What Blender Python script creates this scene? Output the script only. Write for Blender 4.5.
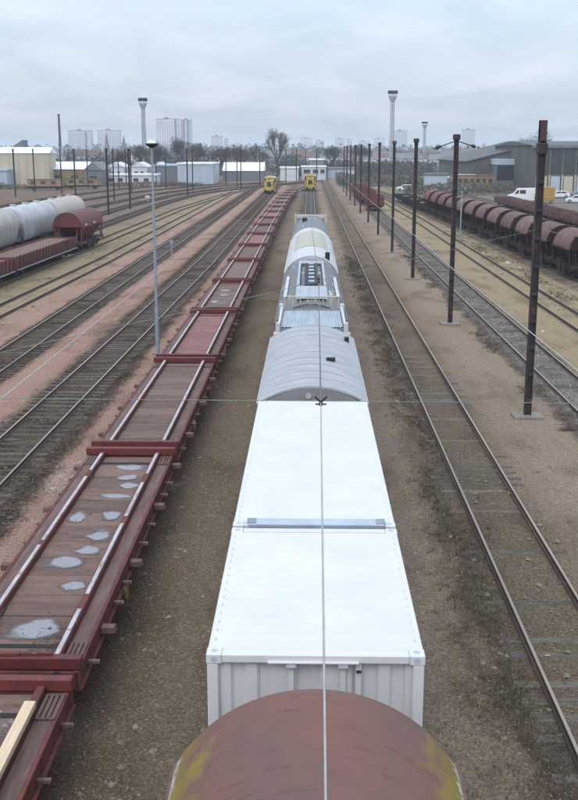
import bpy, bmesh, math, random
from mathutils import Vector, Matrix
random.seed(7)
for o in list(bpy.data.objects): bpy.data.objects.remove(o)
scene = bpy.context.scene
C = scene.collection
R = math.radians

# ------------------------------------------------------------------ camera
cam_d = bpy.data.cameras.new('camera')
cam = bpy.data.objects.new('camera', cam_d); C.objects.link(cam)
cam.location = (0, 0, 9.75)
cam.rotation_euler = (R(90 - 13.516), 0, R(1.125))
cam_d.lens = 46.8; cam_d.sensor_width = 36; cam_d.sensor_fit = 'AUTO'
cam_d.clip_start = .1; cam_d.clip_end = 12000
scene.camera = cam

# ------------------------------------------------------------------ sky: overcast dome
SUN_EL, SUN_AZ = 48, 200        # azimuth clockwise from +Y
world = bpy.data.worlds.new('World'); scene.world = world; world.use_nodes = True
wn = world.node_tree.nodes; wl = world.node_tree.links; wn.clear()
def W(t, **k):
    n = wn.new(t)
    for a, v in k.items(): setattr(n, a, v)
    return n
wout = W('ShaderNodeOutputWorld'); bg1 = W('ShaderNodeBackground'); bg2 = W('ShaderNodeBackground'); add = W('ShaderNodeAddShader')
sky = W('ShaderNodeTexSky', sky_type='NISHITA', sun_disc=False)
sky.sun_elevation = R(SUN_EL); sky.sun_rotation = R(SUN_AZ); sky.air_density = 1; sky.dust_density = 3
bg1.inputs['Strength'].default_value = .05
wl.new(sky.outputs[0], bg1.inputs['Color'])
tc = W('ShaderNodeTexCoord'); sep = W('ShaderNodeSeparateXYZ'); wl.new(tc.outputs['Generated'], sep.inputs[0])
def wm(op, a, b=None):
    n = W('ShaderNodeMath', operation=op)
    for i, v in enumerate((a, b)):
        if v is None: continue
        if isinstance(v, (int, float)): n.inputs[i].default_value = v
        else: wl.new(v, n.inputs[i])
    return n.outputs[0]
zc = wm('MAXIMUM', sep.outputs['Z'], 0.0)
zd = wm('ADD', zc, .09)
comb = W('ShaderNodeCombineXYZ')
wl.new(wm('DIVIDE', sep.outputs['X'], zd), comb.inputs[0]); wl.new(wm('DIVIDE', sep.outputs['Y'], zd), comb.inputs[1])
mp = W('ShaderNodeMapping'); mp.inputs['Scale'].default_value = (1.05, .5, 1); mp.inputs['Location'].default_value = (1.3, 4.1, 0)
wl.new(comb.outputs[0], mp.inputs[0])
nz = W('ShaderNodeTexNoise'); nz.inputs['Scale'].default_value = 1.5; nz.inputs['Detail'].default_value = 6; nz.inputs['Roughness'].default_value = .5
nz.inputs['Distortion'].default_value = .5
wl.new(mp.outputs[0], nz.inputs['Vector'])
rp = W('ShaderNodeValToRGB'); e = rp.color_ramp.elements
e[0].position = .33; e[0].color = (.49, .575, .69, 1); e[1].position = .72; e[1].color = (.68, .745, .83, 1)
wl.new(nz.outputs['Fac'], rp.inputs[0])
grad = wm('ADD', wm('MULTIPLY', zc, 1.75), .88)     # an overcast sky is about three times brighter at the zenith
mulc = W('ShaderNodeVectorMath', operation='SCALE'); wl.new(rp.outputs[0], mulc.inputs[0]); wl.new(grad, mulc.inputs['Scale'])
wl.new(mulc.outputs[0], bg2.inputs['Color']); bg2.inputs['Strength'].default_value = .96
wl.new(bg1.outputs[0], add.inputs[0]); wl.new(bg2.outputs[0], add.inputs[1]); wl.new(add.outputs[0], wout.inputs['Surface'])

sun_d = bpy.data.lights.new('sun', 'SUN'); sun_d.energy = .8; sun_d.angle = R(25); sun_d.color = (1, .97, .92)
sun = bpy.data.objects.new('sun', sun_d); C.objects.link(sun)
az = R(SUN_AZ); el = R(SUN_EL)
sd = Vector((math.sin(az) * math.cos(el), math.cos(az) * math.cos(el), math.sin(el)))
sun.rotation_euler = sd.to_track_quat('Z', 'Y').to_euler()
vs = scene.view_settings
scene.display_settings.display_device = 'sRGB'
vs.view_transform = 'Standard'; vs.look = 'None'; vs.exposure = 0; vs.gamma = 1; vs.use_curve_mapping = False
scene.render.engine = 'CYCLES'
scene.cycles.volume_bounces = 1

# ------------------------------------------------------------------ helpers
class MB:
    def __init__(s): s.v = []; s.f = []
    def add(s, vs, fs):
        b = len(s.v); s.v += [tuple(p) for p in vs]; s.f += [tuple(i + b for i in f) for f in fs]; return s
    def box(s, x0, x1, y0, y1, z0, z1, c=0):
        if c <= 0:
            return s.add([(x0,y0,z0),(x1,y0,z0),(x1,y1,z0),(x0,y1,z0),(x0,y0,z1),(x1,y0,z1),(x1,y1,z1),(x0,y1,z1)],
                  [(0,3,2,1),(4,5,6,7),(0,1,5,4),(1,2,6,5),(2,3,7,6),(3,0,4,7)])
        lo = (x0,y0,z0); hi = (x1,y1,z1); vs = []; idx = {}
        for sx in (0,1):
            for sy in (0,1):
                for sz in (0,1):
                    sg = (sx,sy,sz)
                    for ax in range(3):   # vertex on the face normal to ax
                        p = []
                        for k in range(3):
                            q = hi[k] if sg[k] else lo[k]
                            if k != ax: q += -c if sg[k] else c
                            p.append(q)
                        idx[(sx,sy,sz,ax)] = len(vs); vs.append(p)
        fs = []
        for ax in range(3):
            a, b = [k for k in range(3) if k != ax]
            for sg in (0,1):
                f = []
                for (u, w) in ((0,0),(1,0),(1,1),(0,1)):
                    k = [0,0,0]; k[ax] = sg; k[a] = u; k[b] = w; f.append(idx[(*k, ax)])
                fs.append(f)
            for u in (0,1):               # edges along ax
                for w in (0,1):
                    k0 = [0,0,0]; k1 = [0,0,0]; k0[ax] = 0; k1[ax] = 1
                    for k in (k0,k1): k[a] = u; k[b] = w
                    fs.append([idx[(*k0,a)], idx[(*k1,a)], idx[(*k1,b)], idx[(*k0,b)]])
        for sx in (0,1):
            for sy in (0,1):
                for sz in (0,1): fs.append([idx[(sx,sy,sz,k)] for k in range(3)])
        return s.add(vs, fs)
    def cyl(s, p0, p1, r0, r1=None, n=8, caps=True):
        p0 = Vector(p0); p1 = Vector(p1); r1 = r0 if r1 is None else r1
        d = (p1 - p0).normalized(); u = d.orthogonal().normalized(); w = d.cross(u)
        vs = []
        for k in range(n):
            a = 2 * math.pi * k / n; q = u * math.cos(a) + w * math.sin(a)
            vs += [p0 + q * r0, p1 + q * r1]
        fs = [(2*k, 2*((k+1) % n), 2*((k+1) % n)+1, 2*k+1) for k in range(n)]
        if caps: fs += [tuple(range(2*(n-1), -1, -2)), tuple(range(1, 2*n, 2))]
        return s.add(vs, fs)
    def prism(s, prof, axis, t0, t1):
        n = len(prof); vs = []
        for t in (t0, t1):
            for a, b in prof: vs.append({'y': (a, t, b), 'x': (t, a, b), 'z': (a, b, t)}[axis])
        fs = [(k, (k+1) % n, n+(k+1) % n, n+k) for k in range(n)] + [tuple(range(n-1,-1,-1)), tuple(range(n, 2*n))]
        return s.add(vs, fs)
    def strip(s, prof, axis, t0, t1):
        n = len(prof); vs = []
        for t in (t0, t1):
            for a, b in prof: vs.append({'y': (a, t, b), 'x': (t, a, b), 'z': (a, b, t)}[axis])
        return s.add(vs, [(k, k+1, n+k+1, n+k) for k in range(n-1)])
    def sweep(s, path, prof):
        # closed profile (offset, z) along a ground polyline
        n = len(prof); m = len(path); vs = []
        for i, (x, y) in enumerate(path):
            a = path[max(i-1,0)]; b = path[min(i+1,m-1)]
            dx, dy = b[0]-a[0], b[1]-a[1]; l = math.hypot(dx,dy); nx, ny = dy/l, -dx/l
            for o, z in prof: vs.append((x+nx*o, y+ny*o, z))
        fs = [(i*n+k, i*n+(k+1) % n, (i+1)*n+(k+1) % n, (i+1)*n+k) for i in range(m-1) for k in range(n)]
        fs += [tuple(range(n-1,-1,-1)), tuple(range((m-1)*n, m*n))]
        return s.add(vs, fs)
    def mesh(s, name, mat, smooth=False, fix=True):
        me = bpy.data.meshes.new(name); me.from_pydata(s.v, [], s.f)
        if fix:
            bm = bmesh.new(); bm.from_mesh(me); bmesh.ops.recalc_face_normals(bm, faces=bm.faces); bm.to_mesh(me); bm.free()
        if smooth:
            for p in me.polygons: p.use_smooth = True
        me.materials.append(mat); me.update(); return me
    def build(s, name, mat, parent=None, smooth=False, loc=(0,0,0), rz=0, fix=True):
        return place(s.mesh(name, mat, smooth, fix), name, parent, loc, rz)
def place(me, name, parent=None, loc=(0,0,0), rz=0):
    o = bpy.data.objects.new(name, me); C.objects.link(o); o.parent = parent
    o.location = loc; o.rotation_euler = (0,0,rz); return o
def bx(*a, c=0): return MB().box(*a, c=c)
def tag(o, label, cat, group=None):
    o['label'] = label; o['category'] = cat
    if group: o['group'] = group
    return o
def thing(name, label, cat, loc=(0,0,0), rz=0, group=None):
    o = bpy.data.objects.new(name, None); C.objects.link(o); o.location = loc; o.rotation_euler = (0,0,rz)
    o.empty_display_size = .3
    return tag(o, label, cat, group)
def struct(o): o['kind'] = 'structure'; return o
def stuff(o): o['kind'] = 'stuff'; return o
def kids(o): return [c for c in bpy.data.objects if c.parent == o]
def copy_tree(src, loc, rz, label, parent=None):
    r = src.copy(); C.objects.link(r); r.location = loc; r.rotation_euler = (0,0,rz); r['label'] = label
    for ch in src.children:
        c = ch.copy(); C.objects.link(c); c.parent = r
        for g in ch.children:
            d = g.copy(); C.objects.link(d); d.parent = c
    return r
ORD = ['', 'first', 'second', 'third', 'fourth', 'fifth', 'sixth', 'seventh', 'eighth', 'ninth', 'tenth', 'eleventh', 'twelfth',
       'thirteenth', 'fourteenth', 'fifteenth', 'sixteenth', 'seventeenth', 'eighteenth', 'nineteenth', 'twentieth']

# ------------------------------------------------------------------ materials
def mat(name, c1, c2=None, rough=.75, scale=2.5, stretch=(1,1,1), spots=(), bump=0, bscale=60, rand=0, metal=0, lo=.35, hi=.65, spec=.4):
    m = bpy.data.materials.new(name); m.use_nodes = True; n = m.node_tree.nodes; l = m.node_tree.links
    b = n['Principled BSDF']; b.inputs['Roughness'].default_value = rough; b.inputs['Metallic'].default_value = metal
    b.inputs['Specular IOR Level'].default_value = spec
    t = n.new('ShaderNodeTexCoord'); oi = n.new('ShaderNodeObjectInfo')
    ad = n.new('ShaderNodeVectorMath'); ad.operation = 'ADD'
    sc = n.new('ShaderNodeMath'); sc.operation = 'MULTIPLY'; sc.inputs[1].default_value = 37.0; l.new(oi.outputs['Random'], sc.inputs[0])
    l.new(t.outputs['Object'], ad.inputs[0]); l.new(sc.outputs[0], ad.inputs[1])
    def noise(scale, stretch=(1,1,1), det=6, ro=.6):
        mpn = n.new('ShaderNodeMapping'); mpn.inputs['Scale'].default_value = stretch; l.new(ad.outputs[0], mpn.inputs[0])
        z = n.new('ShaderNodeTexNoise'); z.inputs['Scale'].default_value = scale; z.inputs['Detail'].default_value = det; z.inputs['Roughness'].default_value = ro
        l.new(mpn.outputs[0], z.inputs['Vector']); return z.outputs['Fac']
    def ramp(f, a, bb, ca, cb):
        r = n.new('ShaderNodeValToRGB'); e = r.color_ramp.elements
        e[0].position = a; e[1].position = bb; e[0].color = (*ca, 1); e[1].color = (*cb, 1); l.new(f, r.inputs[0]); return r.outputs[0]
    c2 = c2 or tuple(x*.8 for x in c1)
    col = ramp(noise(scale, stretch), lo, hi, c1, c2)
    for (cc, s2, st2, a, bb) in spots:
        f = ramp(noise(s2, st2, 5, .65), a, bb, (0,0,0), (1,1,1))
        mx = n.new('ShaderNodeMixRGB'); l.new(f, mx.inputs[0]); l.new(col, mx.inputs[1]); mx.inputs[2].default_value = (*cc, 1); col = mx.outputs[0]
    if rand:
        hs = n.new('ShaderNodeHueSaturation'); mr = n.new('ShaderNodeMapRange'); mr.inputs['To Min'].default_value = 1-rand; mr.inputs['To Max'].default_value = 1+rand
        l.new(oi.outputs['Random'], mr.inputs[0]); l.new(mr.outputs[0], hs.inputs['Value']); l.new(col, hs.inputs['Color']); col = hs.outputs[0]
    l.new(col, b.inputs['Base Color'])
    if bump:
        bp = n.new('ShaderNodeBump'); bp.inputs['Strength'].default_value = bump; bp.inputs['Distance'].default_value = .02
        l.new(noise(bscale, (1,1,1), 4, .7), bp.inputs['Height']); l.new(bp.outputs[0], b.inputs['Normal'])
    return m
def glass(name, c=(.03,.04,.05)):
    return mat(name, c, c, rough=.08, spec=.8)
RUST = (.16,.065,.035)
M = {}
M['railhead'] = mat('rail_head_worn', (.30,.245,.20), (.19,.145,.115), rough=.45, scale=.8, stretch=(1,.2,1))
M['rail'] = mat('rail_rust_shaded', (.10,.065,.048), (.05,.034,.027), rough=.8, scale=1.2, stretch=(1,.3,1))  # rust, darkened further to put the flank shade into the colour
M['sleeper'] = mat('sleeper_wood', (.10,.085,.07), (.055,.047,.04), rough=.9, scale=6, stretch=(.4,3,1), rand=.35, bump=.6)
M['sleeper_pale'] = mat('sleeper_buried', (.14,.12,.10), (.075,.064,.052), rough=.95, scale=4, stretch=(.6,3,1), rand=.3, bump=.6)
M['wagonred'] = mat('wagon_oxide_red', (.155,.05,.044), (.09,.037,.033), rough=.75, spec=.2, scale=3, spots=[((.2,.12,.09), 5, (1,1,1), .62, .72)], bump=.2, rand=.15)
M['barred'] = mat('end_bar_red', (.15,.028,.027), (.09,.022,.02), rough=.6, scale=5, spots=[((.05,.03,.025), 7, (1,1,1), .6, .68)], bump=.2, rand=.15)
M['deck'] = mat('deck_brown_steel', (.175,.112,.09), (.12,.076,.062), rough=.7, spec=.18, scale=2.2, stretch=(.5,2,1), spots=[((.06,.045,.04), 2.0, (1,2,1), .6, .75), ((.23,.17,.14), 9, (1,1,1), .66, .72)], bump=.25, rand=.22)
M['deckpink'] = mat('deck_faded_red', (.25,.125,.112), (.19,.092,.08), rough=.75, spec=.2, scale=2.2, spots=[((.12,.07,.06), 4, (1,1,1), .6, .75)], bump=.25, rand=.08)
M['shelf'] = mat('shelf_worn_red', (.165,.105,.09), (.105,.064,.055), rough=.7, spec=.2, scale=4, stretch=(2,.3,1), bump=.2, rand=.12)
M['strip'] = mat('worn_white_strip', (.47,.45,.455), (.33,.30,.30), rough=.5, scale=3, stretch=(1,.5,1), spots=[((.2,.09,.075), 5, (3,.6,1), .58, .66)])
M['under'] = mat('underframe_dark', (.024,.02,.019), (.012,.011,.0105), rough=.85, scale=4, bump=.3)  # near black, so the colour deepens the shade under the wagons
M['wheel'] = mat('wheel_rust', (.07,.05,.04), (.04,.03,.027), rough=.8)
M['bracket'] = mat('bracket_faded_yellow', (.30,.23,.12), (.13,.09,.06), rough=.75, scale=9, rand=.3)
M['puddle_tint'] = mat('pale_puddle_sky_tint', (.42,.45,.50), (.32,.34,.38), rough=.25, scale=3, spec=.6)  # unused; pale tone imitates sky reflected in the puddles
M['timber'] = mat('fresh_timber', (.66,.52,.36), (.56,.42,.28), rough=.7, scale=4, stretch=(8,.3,8), bump=.1)
M['white'] = mat('container_white', (.60,.60,.605), (.555,.556,.565), rough=.45, scale=1.2, spots=[((.56,.575,.59), 1.4, (2.5,.5,1), .60, .8), ((.46,.45,.43), 7, (1,.4,1), .70, .78)], bump=.04, bscale=8)
M['whitegrey'] = mat('container_grey_trim', (.42,.46,.53), (.34,.38,.44), rough=.5, scale=3)
M['greyblue'] = mat('bar_dark_grey', (.24,.28,.34), (.19,.22,.27), rough=.5)
M['castgrey'] = mat('casting_grey', (.5,.53,.58), (.4,.42,.47), rough=.55, scale=12)
M['black'] = mat('black_rubber', (.02,.02,.02), (.014,.014,.014), rough=.7)
M['greyroof'] = mat('faded_grey_roof', (.35,.365,.38), (.29,.30,.315), rough=.6, scale=1.4, stretch=(1,2,1), spots=[((.47,.48,.5), 2, (.5,3,1), .55, .75)], bump=.1)
M['greygable'] = mat('gable_grey', (.25,.245,.255), (.2,.196,.2), rough=.7, scale=3)
M['paleblue'] = mat('pale_blue_sheet', (.36,.42,.46), (.27,.32,.36), rough=.5, scale=2, stretch=(3,.4,1))
M['darkroof'] = mat('dark_grey_roof', (.095,.088,.095), (.055,.051,.055), rough=.35, scale=2.5, stretch=(2,.6,1), spots=[((.45,.46,.48), 1.1, (2.4,.35,1), .61, .66), ((.2,.19,.19), 3, (1,1,1), .55, .7)], bump=.15)
M['whiteroof'] = mat('dirty_white_roof', (.54,.555,.57), (.42,.43,.435), rough=.55, scale=1.5, stretch=(1,2,1))
M['beige'] = mat('beige_top_cloth', (.45,.42,.35), (.36,.34,.29), rough=.7, scale=2.5)
M['cream'] = mat('cream_yellow', (.52,.47,.33), (.45,.4,.28), rough=.6)
M['hopbrown'] = mat('hopper_brown', (.138,.07,.059), (.09,.048,.042), rough=.7, scale=1.3, stretch=(1,1,.5), spots=[((.20,.125,.11), 2, (1,1,.4), .52, .75)], rand=.25, bump=.15)
M['hopred'] = mat('hopper_red', (.15,.036,.034), (.095,.03,.029), rough=.65, scale=1.5, rand=.1)
M['hopdark'] = mat('hopper_frame_shaded_rust', (.048,.027,.023), (.022,.015,.0135), rough=.85, scale=2, spots=[((.09,.05,.042), 3, (1,1,.5), .60, .7)], bump=.2, rand=.2, spec=.15)  # rusty frame; extra darkness stands in for shade below the roofs
M['maroon'] = mat('stake_maroon', (.135,.043,.04), (.085,.034,.032), rough=.75, scale=2, spots=[((.2,.12,.1), 4, (1,1,.5), .6, .7)], rand=.25)
M['silogrey'] = mat('silo_dirty_white', (.45,.445,.41), (.32,.315,.295), rough=.55, scale=1.0, stretch=(1,1,.3), spots=[((.25,.23,.2), 1.6, (1,2,.25), .6, .78)], rand=.08)
M['silowhite'] = mat('silo_blue_white', (.47,.485,.50), (.36,.37,.385), rough=.5, scale=1.0, stretch=(1,1,.3), spots=[((.3,.29,.27), 1.6, (1,2,.25), .62, .8)])
M['silobeige'] = mat('silo_beige', (.45,.41,.36), (.36,.33,.29), rough=.6, scale=1.0, stretch=(1,1,.3))
M['pole'] = mat('pole_rusty_steel', (.048,.036,.040), (.028,.023,.027), rough=.75, scale=3, stretch=(1,1,.4), spots=[((.17,.065,.04), 3.5, (2,2,.8), .58, .66)], bump=.2)
M['polecap'] = mat('pole_cap_rust', (.085,.042,.042), (.045,.03,.032), rough=.75, scale=6)
M['galv'] = mat('galvanised_steel', (.30,.34,.375), (.24,.275,.305), rough=.5, scale=3, metal=.2)
M['concrete'] = mat('concrete', (.24,.22,.19), (.17,.155,.13), rough=.9, scale=3, bump=.3)
M['wire'] = mat('wire_weathered', (.36,.38,.36), (.28,.30,.28), rough=.5)
M['wiredark'] = mat('wire_dark', (.12,.125,.13), (.08,.085,.09), rough=.5)
M['wiregreen'] = mat('span_wire_verdigris', (.20,.25,.19), (.15,.19,.14), rough=.6)
M['yellow'] = mat('loco_yellow', (.5,.35,.05), (.38,.27,.05), rough=.45, scale=2)
M['glass'] = glass('dark_glass')
M['lamp'] = mat('lamp_glass', (.7,.7,.68), (.6,.6,.58), rough=.3)

# ground -----------------------------------------------------------
def ground_mat():
    m = bpy.data.materials.new('yard_ground'); m.use_nodes = True; n = m.node_tree.nodes; l = m.node_tree.links
    b = n['Principled BSDF']; b.inputs['Roughness'].default_value = 1; b.inputs['Specular IOR Level'].default_value = .03
    t = n.new('ShaderNodeTexCoord'); sp = n.new('ShaderNodeSeparateXYZ'); l.new(t.outputs['Object'], sp.inputs[0])
    def noise(scale, st=(1,1,1), det=6, ro=.6):
        q = n.new('ShaderNodeMapping'); q.inputs['Scale'].default_value = st; l.new(t.outputs['Object'], q.inputs[0])
        z = n.new('ShaderNodeTexNoise'); z.inputs['Scale'].default_value = scale; z.inputs['Detail'].default_value = det; z.inputs['Roughness'].default_value = ro
        l.new(q.outputs[0], z.inputs['Vector']); return z.outputs['Fac']
    def math_(op, a, bb):
        k = n.new('ShaderNodeMath'); k.operation = op
        for i, v in enumerate((a, bb)):
            if isinstance(v, (int, float)): k.inputs[i].default_value = v
            else: l.new(v, k.inputs[i])
        return k.outputs[0]
    wx = math_('ADD', sp.outputs['X'], math_('MULTIPLY', math_('SUBTRACT', noise(.9, (1,.4,1), 8, .7), .5), 1.9))
    mr = n.new('ShaderNodeMapRange'); mr.inputs['From Min'].default_value = -40; mr.inputs['From Max'].default_value = 40; l.new(wx, mr.inputs[0])
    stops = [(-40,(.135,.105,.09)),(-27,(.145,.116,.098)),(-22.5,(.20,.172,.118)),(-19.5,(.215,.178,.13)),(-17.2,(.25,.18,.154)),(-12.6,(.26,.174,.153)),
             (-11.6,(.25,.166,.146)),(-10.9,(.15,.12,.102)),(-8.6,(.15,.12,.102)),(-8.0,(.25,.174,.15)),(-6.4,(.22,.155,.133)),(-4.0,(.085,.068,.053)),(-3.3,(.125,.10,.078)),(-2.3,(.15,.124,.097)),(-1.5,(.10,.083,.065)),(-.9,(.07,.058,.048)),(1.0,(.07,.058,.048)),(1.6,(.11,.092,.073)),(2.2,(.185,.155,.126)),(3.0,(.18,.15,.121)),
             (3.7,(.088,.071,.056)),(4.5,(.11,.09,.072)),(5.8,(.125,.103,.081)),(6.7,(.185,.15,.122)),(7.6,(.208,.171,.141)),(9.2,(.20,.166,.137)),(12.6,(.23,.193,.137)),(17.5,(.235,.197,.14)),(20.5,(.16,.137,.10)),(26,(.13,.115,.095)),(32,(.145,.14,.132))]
    ramps = []
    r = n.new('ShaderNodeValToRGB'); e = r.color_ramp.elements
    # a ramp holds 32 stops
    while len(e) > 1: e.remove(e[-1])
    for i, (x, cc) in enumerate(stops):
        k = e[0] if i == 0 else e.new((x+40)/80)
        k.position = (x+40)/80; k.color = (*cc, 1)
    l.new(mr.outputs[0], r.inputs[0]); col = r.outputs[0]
    def layer(col, f, a, bb, cc, blend='MIX', amt=1):
        q = n.new('ShaderNodeValToRGB'); ee = q.color_ramp.elements; ee[0].position = a; ee[1].position = bb
        ee[0].color = (0,0,0,1); ee[1].color = (amt,amt,amt,1); l.new(f, q.inputs[0])
        mx = n.new('ShaderNodeMixRGB'); mx.blend_type = blend; l.new(q.outputs[0], mx.inputs[0]); l.new(col, mx.inputs[1]); mx.inputs[2].default_value = (*cc, 1); return mx.outputs[0]
    col = layer(col, noise(.45, (1,.4,1), 6), .5, .72, (.52,.5,.47), 'MULTIPLY')        # damp stains
    col = layer(col, noise(.9, (1,.5,1), 7, .7), .56, .70, (.205,.175,.155), amt=.4)         # pale dusty patches
    col = layer(col, noise(1.6, (1,.5,1), 6, .7), .60, .72, (.09,.095,.042), amt=.55)       # moss
    col = layer(col, noise(13, (1,1,1), 4, .75), .52, .68, (.42,.4,.37), 'MULTIPLY', amt=.9)
    col = layer(col, noise(22, (1,1,1), 3, .75), .60, .68, (.33,.30,.26), amt=.75)
    vo = n.new('ShaderNodeTexVoronoi'); vo.inputs['Scale'].default_value = 28; l.new(t.outputs['Object'], vo.inputs['Vector'])
    sc_ = n.new('ShaderNodeSeparateColor'); l.new(vo.outputs['Color'], sc_.inputs[0])
    rv = n.new('ShaderNodeValToRGB'); ev = rv.color_ramp.elements; ev[0].color = (.62,.60,.56,1); ev[1].color = (1.7,1.64,1.52,1); ev[1].position = .97; ev.new(.72).color = (1.02,.99,.93,1)
    l.new(sc_.outputs[0], rv.inputs[0])
    mv = n.new('ShaderNodeMixRGB'); mv.blend_type = 'MULTIPLY'; mv.inputs[0].default_value = .6; l.new(col, mv.inputs[1]); l.new(rv.outputs[0], mv.inputs[2]); col = mv.outputs[0]
    wm2 = n.new('ShaderNodeMixRGB'); wm2.blend_type = 'MULTIPLY'; wm2.inputs[0].default_value = 1; l.new(col, wm2.inputs[1]); wm2.inputs[2].default_value = (1.27,1.2,1.12,1); col = wm2.outputs[0]
    l.new(col, b.inputs['Base Color'])
    bp = n.new('ShaderNodeBump'); bp.inputs['Strength'].default_value = .9; bp.inputs['Distance'].default_value = .06
    l.new(noise(9, (1,1,1), 8, .75), bp.inputs['Height']); l.new(bp.outputs[0], b.inputs['Normal'])
    return m
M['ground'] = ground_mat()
def ballast_mat(name, c1, c2, c3, cx=None, edge=1.5):
    m = bpy.data.materials.new(name); m.use_nodes = True; n = m.node_tree.nodes; l = m.node_tree.links
    b = n['Principled BSDF']; b.inputs['Roughness'].default_value = 1; b.inputs['Specular IOR Level'].default_value = .03
    t = n.new('ShaderNodeTexCoord'); v = n.new('ShaderNodeTexVoronoi'); v.inputs['Scale'].default_value = 14; l.new(t.outputs['Object'], v.inputs['Vector'])
    r = n.new('ShaderNodeValToRGB'); e = r.color_ramp.elements; e[0].color = (*c1,1); e[1].color = (*c3,1); e.new(.5).color = (*c2,1)
    sp = n.new('ShaderNodeSeparateColor'); l.new(v.outputs['Color'], sp.inputs[0]); l.new(sp.outputs[0], r.inputs[0])
    z = n.new('ShaderNodeTexNoise'); z.inputs['Scale'].default_value = .8; z.inputs['Detail'].default_value = 6; l.new(t.outputs['Object'], z.inputs['Vector'])
    r2 = n.new('ShaderNodeValToRGB'); r2.color_ramp.elements[0].color = (.6,.58,.55,1); r2.color_ramp.elements[1].color = (1.25,1.2,1.15,1); r2.color_ramp.elements[0].position = .35; r2.color_ramp.elements[1].position = .65
    l.new(z.outputs['Fac'], r2.inputs[0])
    mx = n.new('ShaderNodeMixRGB'); mx.blend_type = 'MULTIPLY'; mx.inputs[0].default_value = 1; l.new(r.outputs[0], mx.inputs[1]); l.new(r2.outputs[0], mx.inputs[2]); l.new(mx.outputs[0], b.inputs['Base Color'])
    if cx is not None:      # the stones thin out towards the shoulders
        sx = n.new('ShaderNodeSeparateXYZ'); l.new(t.outputs['Object'], sx.inputs[0])
        def mm(op, a, bb):
            k = n.new('ShaderNodeMath'); k.operation = op
            for i, v_ in enumerate((a, bb)):
                if isinstance(v_, (int,float)): k.inputs[i].default_value = v_
                else: l.new(v_, k.inputs[i])
            return k.outputs[0]
        def nn(sc):
            q = n.new('ShaderNodeTexNoise'); q.inputs['Scale'].default_value = sc; q.inputs['Detail'].default_value = 6; l.new(t.outputs['Object'], q.inputs['Vector']); return mm('SUBTRACT', q.outputs['Fac'], .5)
        d = mm('ADD', mm('ABSOLUTE', mm('SUBTRACT', sx.outputs['X'], cx), 0), mm('ADD', mm('MULTIPLY', nn(.7), .9), mm('MULTIPLY', nn(9), 1.3)))
        mr = n.new('ShaderNodeMapRange'); mr.inputs['From Min'].default_value = edge-.3; mr.inputs['From Max'].default_value = edge+.35; mr.inputs['To Min'].default_value = 1; mr.inputs['To Max'].default_value = 0
        l.new(d, mr.inputs[0]); l.new(mr.outputs[0], b.inputs['Alpha'])
    bp = n.new('ShaderNodeBump'); bp.inputs['Strength'].default_value = .9; bp.inputs['Distance'].default_value = .05; bp.invert = True
    l.new(v.outputs['Distance'], bp.inputs['Height']); l.new(bp.outputs[0], b.inputs['Normal'])
    return m
DK = ((.040,.029,.022), (.075,.055,.042), (.122,.094,.074))
M['ballast_far'] = ballast_mat('ballast_far_brown', (.05,.038,.033), (.075,.058,.05), (.11,.086,.074))
M['ballast'] = ballast_mat('ballast_dark_first', *DK, cx=-9.45, edge=1.4); M['ballast_b'] = ballast_mat('ballast_dark_second', *DK, cx=-14.43, edge=1.15)
M['ballast_tan'] = ballast_mat('ballast_tan', (.10,.083,.065), (.15,.125,.098), (.22,.187,.15))
M['ballast_grey'] = ballast_mat('ballast_grey', (.075,.066,.06), (.14,.124,.114), (.23,.208,.194), cx=10.75, edge=1.15)

# ------------------------------------------------------------------ ground and tracks
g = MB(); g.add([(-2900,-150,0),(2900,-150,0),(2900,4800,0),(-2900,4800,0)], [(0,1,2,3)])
struct(g.build('ground', M['ground'], fix=False))

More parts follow.
